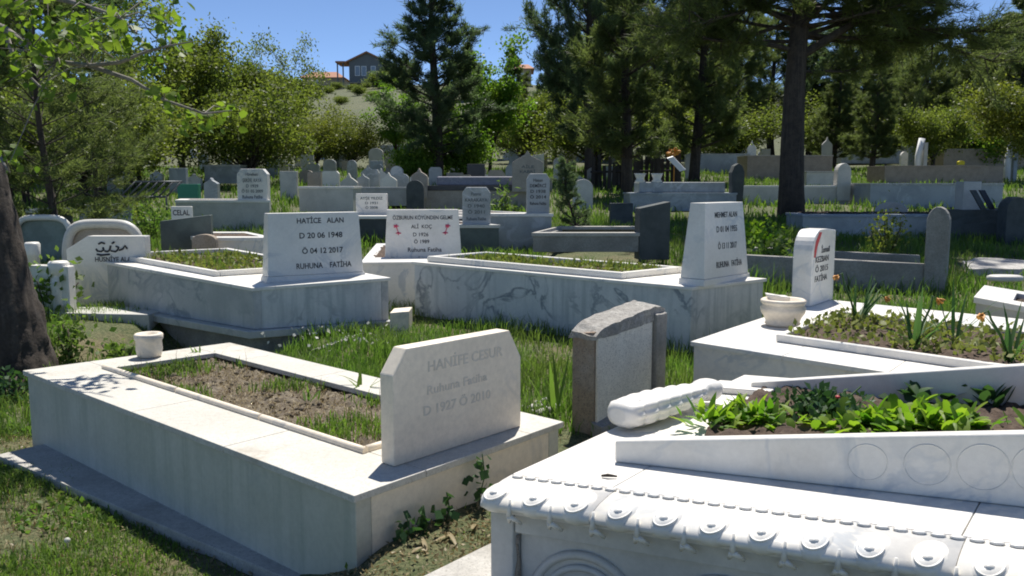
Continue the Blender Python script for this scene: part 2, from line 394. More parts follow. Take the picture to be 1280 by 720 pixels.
# ------------------------------------------------------------------ graves
def BL(q, u, v, dz=0):
    a, b, c, d = q
    p = a * (1 - u) * (1 - v) + b * u * (1 - v) + c * u * v + d * (1 - u) * v
    return Vector((p.x, p.y, p.z + dz))
def sub(q, u0, u1, v0, v1, dz=0): return [BL(q, u0, v0, dz), BL(q, u1, v0, dz), BL(q, u1, v1, dz), BL(q, u0, v1, dz)]
def soilbed(q, dz, mat, root, name='soil', nu=90, nv=46, amp=.022):
    U, Vv = np.meshgrid(np.linspace(0, 1, nu), np.linspace(0, 1, nv))
    P = np.array([[*BL(q, a, b, dz)] for a, b in zip(U.ravel(), Vv.ravel())])
    P[:, 2] += np.array([noise.noise(Vector(p) * 7) + .7 * noise.noise(Vector(p) * 23) + .5 * noise.noise(Vector(p) * 55) for p in P]) * amp
    i = (np.arange(nv - 1)[:, None] * nu + np.arange(nu - 1)[None, :]).ravel()
    return link(name, np_mesh(name, P, np.stack([i, i + 1, i + nu + 1, i + nu], 1), smooth=True), mat, root)
def tomb(name, label, cat, q, base, hole, walls, top, bed, slab_t=.035, inset=.02, kerb=None, beddz=-.05, joints=True, group=None, bev=.004, plinth=None, wallmats=None, wt=.07):
    """q: top corners A B C D (A-B long near side); base: ground z at the bottom; hole: (u0,u1,v0,v1); kerb: (w, h, mat)"""
    foot(q)
    c = sum(q, Vector()) / 4; r = thing(name, label, cat, (c.x, c.y, base), group=group)
    lu = (q[1] - q[0]).length; lv = (q[3] - q[0]).length; iu = inset / lu; iv = inset / lv; tu = wt / lu; tv = wt / lv
    zb = ('abs', base); ws = wallmats or [walls] * 4
    lo = [Vector((p.x, p.y, p.z - slab_t)) for p in q]; g = .0015
    for k, (a, b, c_, d_) in enumerate(((iu, 1 - iu, iv, iv + tv), (1 - iu - tu, 1 - iu, iv + tv + g, 1 - iv - tv - g), (iu, 1 - iu, 1 - iv - tv, 1 - iv), (iu, iu + tu, iv + tv + g, 1 - iv - tv - g))):
        MB().quadbox(sub(lo, a, b, c_, d_), zb, 0).bevel(bev).build('side_panel', ws[k], r)
    u0, u1, v0, v1 = hole; m = MB(); js = .0016 / lu
    cuts = (0, .28, .55, .8, 1) if joints else (0, 1)
    for a, b in zip(cuts, cuts[1:]):
        m.quadbox(sub(q, a + js, b - js, 0, v0), -slab_t + .0005, 0)
        m.quadbox(sub(q, a + js, b - js, v1, 1), -slab_t + .0005, 0)
    m.quadbox(sub(q, 0, u0, v0 + js * 2, v1 - js * 2), -slab_t + .0005, 0); m.quadbox(sub(q, u1, 1, v0 + js * 2, v1 - js * 2), -slab_t + .0005, 0)
    m.bevel(bev).build('top_slab', top, r)
    if bed is not None: soilbed(sub(q, u0 - tu * .3, u1 + tu * .3, v0 - tv * .3, v1 + tv * .3), beddz, bed, r)
    if kerb:
        kw, kh, km = kerb; a = kw / lu; b = kw / lv; m = MB()
        m.quadbox(sub(q, u0 - a, u1 + a, v0 - b, v0, .001), 0, kh); m.quadbox(sub(q, u0 - a, u1 + a, v1, v1 + b, .001), 0, kh)
        m.quadbox(sub(q, u0 - a, u0, v0 + .001, v1 - .001, .001), 0, kh); m.quadbox(sub(q, u1, u1 + a, v0 + .001, v1 - .001, .001), 0, kh)
        m.bevel(min(kw, kh) * .22, 3).build('kerb', km, r)
    return r
def stone_plate(parent, poly, o, u, th, mat, name='headstone', bev=.006, lean=0):
    v = Vector((0, 0, 1)); n = u.cross(v).normalized()
    v = (v - n * lean).normalized()
    return MB().plate(poly, o, u, v, -n, th).bevel(bev).build(name, mat, parent), v, n
def battered(parent, o, u, wb, wt_, h, tb, tt, mat, name='headstone', bev=.006):
    """trapezoid stone whose front and sides slope in towards the top"""
    n = u.cross(Vector((0, 0, 1))).normalized(); z = Vector((0, 0, 1)); s = (wb - wt_) / 2; f = (tb - tt) * .5
    b = [o, o + u * wb, o + u * wb - n * tb, o - n * tb]
    t = [o + u * s - n * f + z * h, o + u * (wb - s) - n * f + z * h, o + u * (wb - s) - n * (f + tt) + z * h, o + u * s - n * (f + tt) + z * h]
    ob = MB().hexa(b, t).bevel(bev).build(name, mat, parent)
    return ob, ((t[0] + t[1]) / 2 - (b[0] + b[1]) / 2).normalized()

# --- front left grave with the chamfered aged headstone
z1 = .447
T1 = [W(443, 620, z1), W(28, 463, z1), W(287, 428, z1), W(705, 527, z1)]
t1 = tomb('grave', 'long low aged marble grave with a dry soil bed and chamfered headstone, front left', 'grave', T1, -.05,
          (.125, .905, .285, .80), M['agedside'], M['agedsunlit'], M['soil'], slab_t=.028, inset=.018, beddz=-.045, wallmats=[M['agedside'], M['aged'], M['agedside'], M['aged']])
m = MB()                                           # rounded bead beside the bed, broken off at one place
for a, b in ((.112, .36), (.3625, .62), (.623, .912)):
    m.tube([BL(T1, t, .27, .008) for t in np.linspace(a, b, 8)], .017, 8)
m.tube([BL(T1, .117, t, .008) for t in np.linspace(.28, .55, 5)], .017, 8)
m.build('bead_kerb', M['aged'], t1)
hb0, hb1 = W(493, 584, z1), W(651, 533, z1); hu = (hb1 - hb0); hw = hu.length; hu.normalize()
hs, hv, hn = stone_plate(t1, [(0, 0), (hw, 0), (hw, .31), (hw - .075, .435), (.07, .44), (0, .345)], hb0 + Vector((0, 0, .001)), hu, .075, M['aged'])
inscribe(hs, hb0, hu, hv, [('HANİFE CESUR', hw * .54, .335, .042, .43), ('Ruhuna Fatiha', hw * .47, .245, .036, .34), ('D 1927 Ö 2010', hw * .47, .165, .038, .38)], M['inkgrey'], proud=.0008)
pl = [W(0, 575, .03), W(330, 717, .03)]
dv = (pl[1] - pl[0]); pin = Vector((-dv.y, dv.x, 0)).normalized() * .5
pe = pl[1] + dv * .1
MB().quadbox([pl[0] - dv * .02, pe, pe + pin, pl[0] - dv * .02 + pin], -.1, .02).bevel(.005).build('plinth', M['conclt'], t1)

# --- grey veined double-slab grave, left middle
def T3p(x, y): return WT(x, y, .55, 7.9, .055)
T3 = [T3p(315, 360), T3p(103.5, 322), T3p(300, 313), T3p(489, 347)]
t3 = tomb('grave', 'grey veined marble grave with a chipped top edge and a battered headstone, left middle', 'grave', T3, .16,
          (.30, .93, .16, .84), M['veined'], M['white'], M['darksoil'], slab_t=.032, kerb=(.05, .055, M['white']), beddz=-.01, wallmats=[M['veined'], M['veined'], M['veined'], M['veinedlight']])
d3 = (T3[1] - T3[0]); e3 = (T3[3] - T3[0])
MB().quadbox([p + s for p, s in zip([Vector((x.x, x.y, .16)) for x in T3], (-d3 * .02 - e3 * .06, d3 * .05 - e3 * .10, d3 * .05, -d3 * .02))], -.07, 0).bevel(.008).build('plinth', M['veined'], t3)
MB().quadbox([Vector((x.x, x.y, .085)) for x in T3], -.6, 0).build('foundation', M['conc'], t3)
o3, o3b = T3p(333, 354), T3p(458, 343); u3 = (o3b - o3); u3.z = 0; w3 = u3.length; u3.normalize(); o3.z += .002
h3, v3 = battered(t3, o3, u3, w3, w3 * .965, .055, .22, .215, M['white'], name='headstone_base')
n3 = u3.cross(Vector((0, 0, 1))); oo = o3 + Vector((0, 0, .056)) + u3 * w3 * .02 - n3 * .012
h3, v3 = battered(t3, oo, u3, w3 * .955, w3 * .90, .60, .195, .13, M['white'])
k3 = w3 * .955
inscribe(h3, oo, u3, v3, [('HATİCE   ALAN', k3 * .56, .50, .052, k3 * .49), ('D 20 06 1948', k3 * .56, .355, .055, k3 * .45), ('Ö 04 12 2017', k3 * .57, .205, .055, k3 * .43), ('RUHUNA    FATİHA', k3 * .58, .06, .055, k3 * .58)], M['ink'])

# --- long grey veined grave, right middle
def T4p(x, y): return WT(x, y, .615, 7.47, .05)
T4 = [T4p(865, 359), T4p(514, 327), T4p(560, 318), T4p(959, 348)]
T4[2] = T4[1] + (T4[3] - T4[0]) * .95
t4 = tomb('grave', 'long grey veined marble grave with a tall battered headstone at its right end, middle', 'grave', T4, -.02,
          (.26, .945, .16, .84), M['veinedlight'], M['white'], M['darksoil'], slab_t=.03, kerb=(.06, .06, M['white']), beddz=.0)
o4, o4b = T4p(880, 359), T4p(938, 345); u4 = o4b - o4; u4.z = 0; w4 = u4.length; u4.normalize(); o4.z += .002
n4 = u4.cross(Vector((0, 0, 1)))
d4 = (T4[1] - T4[0]); d4.z = 0; d4.normalize()
battered(t4, o4, u4, w4, w4 * .975, .06, .26, .255, M['white'], name='headstone_base')
oo = o4 + Vector((0, 0, .061)) + u4 * .02 - n4 * .012; k4 = w4 - .04
h4, v4 = battered(t4, oo, u4, k4, k4 * .84, .66, .24, .15, M['white'])
inscribe(h4, oo, u4, v4, [('MEHMET ALAN', k4 * .52, .53, .05, k4 * .50), ('D 01 04 1955', k4 * .53, .40, .055, k4 * .46), ('Ö 13 11 2017', k4 * .53, .25, .055, k4 * .42), ('RUHUNA   FATİHA', k4 * .56, .085, .055, k4 * .58)], M['ink'])

# --- cream grave with the rose headstone, between them
zz = .665
T6 = [W(450, 328, zz), W(560, 327, zz)]
T6 = [W(560, 327, zz), W(450, 328, zz), W(450, 328, zz) + Vector((-.15, 2.1, .06)), W(560, 327, zz) + Vector((-.15, 2.1, .06))]
t6 = tomb('grave', 'cream marble grave with roses on its headstone, between the two veined graves', 'grave', T6, .05, (.12, .88, .22, .9), M['white'], M['white'], M['darksoil'], slab_t=.025, joints=False, beddz=-.01)
o6, o6b = W(481, 323, zz), W(577, 322, zz); u6 = o6b - o6; u6.z = 0; w6 = u6.length; u6.normalize(); o6.z += .002
h6, v6 = battered(t6, o6, u6, w6, w6 * .93, .545, .2, .13, M['white'])
inscribe(h6, o6, u6, v6, [('ÖZBURUN KÖYÜNDEN GELME', w6 * .5, .435, .045, w6 * .78), ('ALİ  KOÇ', w6 * .48, .335, .042, w6 * .27), ('D 1926', w6 * .47, .245, .042, w6 * .2), ('Ö 1989', w6 * .48, .165, .042, w6 * .2), ('Ruhuna Fatiha', w6 * .52, .07, .05, w6 * .44)], M['ink'])
n6 = u6.cross(v6).normalized()
for cx, sg in ((.15, 1), (.82, -1)):
    m = MB(); c0 = o6 + u6 * w6 * cx + v6 * .36 + n6 * .003
    for k in range(5):
        a = k * 1.2566; m.tube([c0, c0 + u6 * .03 * math.cos(a) + v6 * .022 * math.sin(a) + n6 * .002], [.012, .006], 6)
    m.tube([c0, c0 - v6 * .05 + u6 * .018 * sg, c0 - v6 * .085 + u6 * .03 * sg], .005, 5)
    for k in (-1, 0, 1): m.tube([c0 - v6 * .075 + u6 * (.027 * sg), c0 - v6 * (.10 - abs(k) * .02) + u6 * (.027 * sg + .03 * k)], [.011, .005], 5)
    m.build('rose_emblem', M['pink'], h6)
m = MB().quadbox([W(487, 391, .30) + Vector((0, 0, 0)), W(511, 389, .30), W(511, 389, .30) + Vector((0, .3, 0)), W(487, 391, .30) + Vector((0, .3, 0))], -.34, 0).bevel(.01)
tag(m.build('stone_block', M['aged'], origin=W(499, 392, 0)), 'small cream stone block standing in the grass before the rose grave', 'stone block')

# --- right grave with white slab, flower bed and curved headstone
z5 = .5
T5 = [W(862.7, 426.7, z5), W(1108, 465, z5)]
d5 = T5[1] - T5[0]; l5 = 2.3; u5 = d5.normalized(); v5 = (W(1056, 387, z5) - T5[0]); 
v5l = 2.6; v5 = v5.normalized() if False else (W(965, 393, z5) - T5[0]).normalized()
T5 = [T5[0], T5[0] + u5 * l5, T5[0] + u5 * l5 + v5 * v5l, T5[0] + v5 * v5l]
t5 = tomb('grave', 'white marble grave with daffodils in its bed and a curved red-striped headstone, right', 'grave', T5, -.02,
          (.215, .965, .165, .637), M['white'], M['white'], M['darksoil'], slab_t=.03, kerb=(.045, .05, M['white']), beddz=.02, wt=.06)
o5 = W(1013, 384, z5) - u5 * .16 + Vector((0, 0, .002)); hw5 = .60; H5 = .625
pts = [(0, 0), (hw5, 0), (hw5, H5 - .01)] + [(.10 * (1 - math.cos(a)) + 0 + .0, H5 - .19 + .19 * math.sin(a)) for a in np.linspace(math.pi / 2, 0, 9)]
pts = [(0, 0), (hw5, 0), (hw5, H5 - .02), (hw5 * .6, H5)] + [(.20 - .20 * math.sin(a), H5 - .2 + .2 * math.cos(a)) for a in np.linspace(0, math.pi / 2, 9)]
h5, hv5, hn5 = stone_plate(t5, pts, o5 + u5 * .16, v5, .16, M['white'], bev=.008)
of = o5 + u5 * .16
inscribe(h5, of, v5, Vector((0, 0, 1)), [('İsmail', .33, .43, .05, .22), ('KEZBAN', .25, .355, .05, .34), ('Ö 2015', .25, .275, .05, .33), ('FATİHA', .24, .195, .05, .32)], M['ink'])
nn5 = v5.cross(Vector((0, 0, 1))).normalized(); m = MB()
st = [(.03, .43), (.065, .43), (.10, .52), (.19, .63), (.13, .635), (.06, .56), (.035, .49)]
m.face([of + v5 * a + Vector((0, 0, b)) + nn5 * .0015 for a, b in [(a_ * 1.15, b_ - .03) for a_, b_ in st]]).__class__
m.build('red_stripe', M['red'], h5)

# --- front right grave, carved
A2 = W(640, 592, .6); B2 = W(1280, 680, d=2.02)
U2 = (B2 - A2).normalized(); V2r = W(770.6, 533, .6) - A2; N2 = U2.cross(V2r).normalized(); V2 = N2.cross(U2); V2s = V2r.normalized()
def P2(x, y): return WP(x, y, A2, N2)
def L2(u, v, h=0): return A2 + U2 * u + V2s * v + Vector((0, 0, h))
LU, LV = 2.15, 1.62
q2 = [L2(0, 0), L2(LU, 0), L2(LU, LV), L2(0, LV)]; foot([L2(-.1, -.15), L2(LU, -.15), L2(LU, LV), L2(-.1, LV)])
c2 = (q2[0] + q2[2]) / 2
t2 = thing('carved_grave', 'white marble grave with egg and dart moulding and a planted wedge box, front right', 'grave', (c2.x, c2.y, 0))
m = MB(); js = .0012
for a, b in ((0, .33), (.33, 1.25), (1.25, LU)):
    m.quadbox([L2(a + js, 0), L2(b - js, 0), L2(b - js, .62), L2(a + js, .62)], -.03, 0)
    m.quadbox([L2(a + js, .623), L2(b - js, .623), L2(b - js, LV), L2(a + js, LV)], -.03, 0)
m.bevel(.004).build('top_slab', M['white'], t2)
ins = .012
MB().hexa([Vector((p.x, p.y, -.05)) for p in (L2(.02, -.04), L2(LU, -.04), L2(LU, LV - .02), L2(.02, LV - .02))], [L2(.02, -.04, -.031), L2(LU, -.04, -.031), L2(LU, LV - .02, -.031), L2(.02, LV - .02, -.031)]).build('body', M['white'], t2)
# moulding profile (v outwards, z)
prof = [(0, -.003), (-.05, -.006), (-.105, -.016), (-.143, -.030), (-.160, -.045), (-.160, -.056), (-.146, -.066), (-.118, -.072), (-.114, -.086), (-.05, -.086)]
m = MB(); us = (-.0, LU); ring = []
cuts = [0, .345, .3475, 1.26, 1.2625, LU]
for a, b in ((0, .345), (.347, 1.26), (1.262, LU)):
    r0 = [m.bm.verts.new(L2(a, p[0], p[1])) for p in prof]; r1 = [m.bm.verts.new(L2(b, p[0], p[1])) for p in prof]
    for k in range(len(prof) - 1):
        f = m.bm.faces.new((r0[k], r1[k], r1[k + 1], r0[k + 1])); f.smooth = k < 7
    m.bm.faces.new(r0); m.bm.faces.new(r1[::-1])
mould = m.build('moulding', M['white'], t2)
m = MB(); pitch = .13
def sph(mb, c, ax, seg=10, rings=7):
    a, b, d = ax; vs = []
    for i in range(rings + 1):
        th = math.pi * i / rings
        vs.append([mb.bm.verts.new(c + a * math.sin(th) * math.cos(k * 2 * math.pi / seg) + b * math.sin(th) * math.sin(k * 2 * math.pi / seg) + d * math.cos(th)) for k in range(seg)])
    for q, r in zip(vs, vs[1:]):
        for k in range(seg):
            f = mb.bm.faces.new((q[k], q[(k + 1) % seg], r[(k + 1) % seg], r[k])); f.smooth = True
def onprof(t, lift=.0):                         # t 0..1 along the convex part -> (v, z) moved outwards by lift
    P = prof[:8]; x = t * (len(P) - 1); i = min(int(x), len(P) - 2); f = x - i
    v = P[i][0] * (1 - f) + P[i + 1][0] * f; z = P[i][1] * (1 - f) + P[i + 1][1] * f
    dv_, dz_ = P[i + 1][0] - P[i][0], P[i + 1][1] - P[i][1]; l = math.hypot(dv_, dz_)
    return v + dz_ / l * lift * 1.0, z - dv_ / l * lift
k = 0
while .03 + k * pitch < LU:
    uc = .03 + k * pitch
    cv, cz, ru, rv, rz = -.078, -.046, .059, .090, .043
    sph(m, L2(uc, cv, cz), (U2 * ru, V2s * rv, Vector((0, 0, rz))), 22, 14)
    def onegg(x, ph, lift=0):
        k_ = math.sqrt(max(.05, 1 - (x / ru) ** 2)); return L2(uc + x, cv - (rv * k_ + lift) * math.cos(ph), cz + (rz * k_ + lift) * math.sin(ph))
    m.tube([onegg(.030 * math.sin(q_), R(50) - R(30) * math.cos(q_)) for q_ in np.linspace(-1.75, 1.75, 17)], .0032, 7)
    sph(m, onegg(0, R(46), -.0065), (U2 * .014, V2s * .013, Vector((0, 0, .011))), 10, 7)
    ud = uc + pitch / 2
    a0 = onprof(.45, .012); a1 = onprof(.80, .014); a2 = onprof(1.0, .014)
    m.tube([L2(ud, *a0), L2(ud, *a1)], [.004, .009], 6)
    for sg in (-1, 1): m.tube([L2(ud, *a1), L2(ud + sg * .020, a2[0] - .006, a2[1] - .018)], [.009, .006], 6)
    # bead row along the upper lip
    for j in range(3):
        b0 = onprof(.03, .001)
        if uc + (j - 1) * pitch / 3 > .01: sph(m, L2(uc + (j - 1) * pitch / 3, b0[0] - .006, b0[1] + .0022), (U2 * .019, V2s * .011, Vector((0, 0, .005))), 8, 4)
    k += 1
m.build('egg_and_dart', M['white'], mould)
# front panel: pilaster, band, recessed field, medallions
zf = -.60
def FP(u, z, o=0): return L2(u, -.075 - o, z)
m = MB()
for (a, b, z_0, z_1, o) in ((.0, .075, zf, -.087, .035), (.078, LU, -.145, -.087, .03), (.078, LU, zf, -.147, .0)):
    m.hexa([FP(a, z_0, -.045), FP(b, z_0, -.045), FP(b, z_0, o), FP(a, z_0, o)], [FP(a, z_1, -.045), FP(b, z_1, -.045), FP(b, z_1, o), FP(a, z_1, o)])
m.bevel(.004).build('front_panel', M['pale'], t2)
for uc in (.285, .70, 1.12, 1.54):
    m = MB()
    for rr, wd in ((.165, .014), (.125, .011), (.085, .010)):
        m.tube([FP(uc + rr * math.cos(a), -.355 + rr * math.sin(a), .004) for a in np.linspace(0, 2 * math.pi, 41)], wd, 8, cap=False)
    sph(m, FP(uc, -.355, 0), (U2 * .045, V2s * .02, Vector((0, 0, .045))))
    m.build('medallion', M['pale'], t2)
m = MB(); m.tube([FP(.0765, z, .012 + .004 * math.sin(z * 60)) for z in np.linspace(-.5, -.158, 14)], [.010 + .005 * math.sin(z * 37) for z in range(14)], 6); m.build('rusty_joint_stain', M['concbr'], t2)
# wedge planter boards
def board(px0, px1, top0, top1, th, name):
    a = P2(*px0); b = P2(*px1); dirn = (b - a); 
    ta = WP(top0[0], top0[1], a, dirn.cross(Vector((0, 0, 1))).normalized()); tb_ = WP(top1[0], top1[1], a, dirn.cross(Vector((0, 0, 1))).normalized())
    ha, hb = ta.z - a.z, tb_.z - b.z; e = 1.25
    b2 = a + dirn * e; hb2 = ha + (hb - ha) * e; nrm = V2s * th; z = Vector((0, 0, 1))
    lo_ = [a + z * .001, b2 + z * .001, b2 + nrm + z * .001, a + nrm + z * .001]
    hi_ = [a + z * ha, b2 + z * hb2, b2 + nrm + z * hb2, a + nrm + z * ha]
    return MB().hexa(lo_, hi_).bevel(.008, 3).build(name, M['white'], t2), a, dirn, ha, hb
fb, fa, fd, fha, fhb = board((768, 578), (1280, 635), (768, 551), (1280, 541), .05, 'planter_board')
fu = Vector((fd.x, fd.y, fd.z)); fl = fu.length; fu.normalize()
m = MB()
for s_ in (.655, .79, .91, 1.03, 1.15):
    hh = (fha + (fhb - fha) * s_); rr = hh * .33; cc = fa + fd * s_ + Vector((0, 0, hh * .52))
    nrm = -V2s
    m.tube([cc + fu * rr * math.cos(a) + Vector((0, 0, 1)) * rr * math.sin(a) + nrm * .0 for a in np.linspace(0, 2 * math.pi, 33)], .002, 6, cap=False)
m.build('carved_rings', M['white'], fb)
ba_, bb_ = P2(938, 492), P2(1280, 512)
bdir = fd.normalized(); ba = P2(938, 492); 
zt0 = WP(938, 478, ba, bdir.cross(Vector((0, 0, 1))).normalized()).z - ba.z
far = ba + bdir * 1.40; zt1 = .245
z = Vector((0, 0, 1)); th = V2s * .05
MB().hexa([ba, far, far + th, ba + th], [ba + z * zt0, far + z * zt1, far + z * zt1 + th, ba + z * zt0 + th]).bevel(.008, 3).build('planter_board', M['white'], t2)
sa = fa + V2s * .055; sb = ba - V2s * .005
ee = fa + fd * 1.25 + V2s * .052; ef = far - V2s * .002; thb = bdir * -.05
MB().hexa([ee, ee + thb, ef + thb, ef], [p + z * k_ for p, k_ in ((ee, .236), (ee + thb, .236), (ef + thb, .236), (ef, .236))]).bevel(.008, 3).build('planter_board', M['white'], t2)
soilbed([sa + bdir * .18, sa + bdir * (fl * 1.25 - .06), sb + bdir * 1.34, sb + bdir * .05], .03, M['darksoil'], t2, amp=.03)
SOIL2 = [sa + bdir * .16, sa + bdir * 1.3, sb + bdir * 1.3, sb + bdir * .05]
# low plinth beside it
pa = W(524, 722, .275); pb = W(622, 674, .275); pd = pb - pa
pq = [pa - pd * .8, Vector((L2(0, -.1).x + .02, L2(0, -.1).y - .4, .22)), L2(.03, .9), pb + pd * 2.2]
pq = [Vector((p.x, p.y, .275)) for p in pq]
MB().quadbox(pq, -.3, 0).bevel(.006).build('plinth', M['conclt'], t2); foot(pq)
# fallen carved finial lying on the slab
fa0, fa1 = P2(772, 541), P2(893, 503)
def finial():
    ax = (fa1 - fa0); L = ax.length; ax.normalize(); side = N2.cross(ax).normalized(); nv = 90; seg = 56; m = MB(); rings = []
    pr = [(0, .55), (.015, .78), (.06, .92), (.14, 1.0), (.3, 1.0), (.45, .94), (.6, .84), (.74, .72), (.8, .62), (.83, .60), (.86, .78), (.91, .82), (.95, .78), (1, .55)]
    for t in np.linspace(0, 1, nv):
        r = np.interp(t, [p[0] for p in pr], [p[1] for p in pr]) * .074; ring_ = []
        for k in range(seg):
            a = 2 * math.pi * k / seg
            rib = abs(math.sin(t * 3.1416 * 8)) ** .4; fl_ = (1 + (.20 * rib - .15) * (t < .8) + .05 * math.cos(a * 10) * (.05 < t < .8)) * (1 / max(abs(math.cos(a)) ** 2.5 + abs(math.sin(a)) ** 2.5, .1) ** .4)
            ring_.append(m.bm.verts.new(fa0 + ax * L * t + (side * math.cos(a) * 1.0 + N2 * (math.sin(a) * .72)) * r * fl_ + N2 * .064))
        rings.append(ring_)
    for q, r in zip(rings, rings[1:]):
        for k in range(seg): f = m.bm.faces.new((q[k], q[(k + 1) % seg], r[(k + 1) % seg], r[k])); f.smooth = True
    m.bm.faces.new(rings[0][::-1]); m.bm.faces.new(rings[-1])
    tag(m.build('carved_finial', M['white'], origin=(fa0 + fa1) / 2), 'fallen fluted white marble finial lying on the carved grave beside the planter', 'carved finial')
finial()
sl = P2(897, 492)
tag(MB().quadbox([sl, sl + U2 * .22, sl + U2 * .22 + V2s * .3, sl + V2s * .3], .002, .03).bevel(.006).build('marble_offcut', M['white'], origin=sl), 'flat white marble offcut lying between the fallen finial and the planter', 'marble offcut')

# --- broken concrete headstone standing in the grass
bq0, bq1 = W(741, 533, .06), W(824, 498, .06)
def broken():
    u = bq1 - bq0; u.z = 0; wd = u.length; u.normalize(); n = u.cross(Vector((0, 0, 1))); z = Vector((0, 0, 1)); h = .60
    r = thing('broken_headstone', 'broken concrete headstone with white plaster face and brown edge, behind the front left grave', 'headstone', (bq0.x, bq0.y, 0))
    foot([bq0, bq1, bq1 - n * .15, bq0 - n * .15])
    th = .15
    MB().hexa([bq0 - n * th - z * .2, bq1 - n * th - z * .2, bq1 - z * .2, bq0 - z * .2], [bq0 - n * th + z * (h - .05), bq1 - n * th + z * h, bq1 + z * (h + .01), bq0 + z * (h - .03)]).bevel(.006).build('core', M['concbr'], r)
    o0, o1 = bq0 - u * .012 + n * .022, bq1 + u * .012 + n * .022; nn_ = n * -(th + .04); q0 = []; m = MB()
    ks = [(0, -.045), (.12, .0), (.5, .03), (.85, .055), (1, .03)]
    for (s0, e0), (s1, e1) in zip(ks, ks[1:]):
        a_, b_ = o0.lerp(o1, s0), o0.lerp(o1, s1)
        m.hexa([a_ + z * (h - .075 + .025 * s0), b_ + z * (h - .075 + .025 * s1), b_ + nn_ + z * (h - .075 + .025 * s1), a_ + nn_ + z * (h - .075 + .025 * s0)],
               [a_ + z * (h + e0 - .01), b_ + z * (h + e1 - .01), b_ + nn_ * .9 + z * (h + e1 + .015), a_ + nn_ * .9 + z * (h + e0 + .015)])
    bmesh.ops.remove_doubles(m.bm, verts=m.bm.verts[:], dist=.001)
    m.rough(.009, 16, 7).build('broken_top', M['rubbletop'], r)
    f = .003; k = .075
    MB().hexa([bq0 + u * .02 + n * f, bq1 - u * k * 2 + n * f, bq1 - u * k * 2 + n * (f + .014), bq0 + u * .02 + n * (f + .014)],
              [p + z * (h - .055) for p in (bq0 + u * .02 + n * f, bq1 - u * k * 2 + n * f, bq1 - u * k * 2 + n * (f + .014), bq0 + u * .02 + n * (f + .014))])\
        .build('plaster_face', M['plaster'], r)
    MB().hexa([bq1 - u * k * 1.9 + n * .001 - z * .1, bq1 - z * .1, bq1 + n * .045 - z * .1, bq1 - u * k * 1.9 + n * .045 - z * .1],
              [bq1 - u * k * 1.9 + n * .001 + z * h, bq1 + z * h, bq1 + n * .045 + z * (h - .01), bq1 - u * k * 1.9 + n * .045 + z * (h - .01)]).bevel(.008).rough(.006, 20, 3).build('end_strip', M['conc'], r)
    MB().hexa([bq0 - u * .01 - z * .2, bq1 - u * k * 2 - z * .2, bq1 - u * k * 2 + n * .10 - z * .2, bq0 - u * .01 + n * .10 - z * .2],
              [bq0 - u * .01 + z * .03, bq1 - u * k * 2 + z * .10, bq1 - u * k * 2 + n * .07 + z * .06, bq0 - u * .01 + n * .07 + z * .0]).rough(.012, 12, 4).build('mortar_ledge', M['conc'], r)
broken()

# --- pots
def pot(name, label, c, prof_, mat, soil=None, soilz=0, sr=0):
    r = thing(name, label, 'pot', c)
    MB().lathe(prof_, c).build('bowl', mat, r)
    if soil is not None: MB().lathe([(sr, soilz), (sr * .6, soilz + .008), (.001, soilz + .012)], c, 16).build('soil', soil, r)
    return r
pc = W(187, 446, z1)
pot('stone_pot', 'small weathered stone pot on the back corner of the front left grave', pc,
    [(.055, .001), (.07, .01), (.078, .05), (.075, .10), (.084, .115), (.084, .14), (.076, .147), (.052, .145), (.048, .10), (.001, .095)], M['aged'], M['darksoil'], .1, .047)
pc = W(978, 407, z5)
bowl = pot('marble_bowl', 'round white marble bowl with ring rim on the corner of the daffodil grave', pc,
    [(r_ * .86, z_ * .92) for r_, z_ in ((.12, .001), (.145, .02), (.135, .035), (.15, .07), (.175, .105), (.183, .14), (.165, .165), (.18, .18), (.182, .20), (.165, .21), (.145, .205), (.135, .17), (.001, .16))], M['aged'], M['darksoil'], .16, .112)
m = MB(); 
m.hexa([pc + Vector((-.10, -.03, .165)), pc + Vector((.03, -.07, .175)), pc + Vector((.03, .02, .175)), pc + Vector((-.1, .05, .175))], [pc + Vector((-.13, -.03, .235)), pc + Vector((.02, -.08, .215)), pc + Vector((.02, .01, .215)), pc + Vector((-.13, .03, .235))])
tag(m.bevel(.01).rough(.006, 15, 2).build('stone_fragment', M['white'], origin=pc + Vector((0, 0, .17))), 'white stone fragment lying inside the round marble bowl', 'stone fragment')
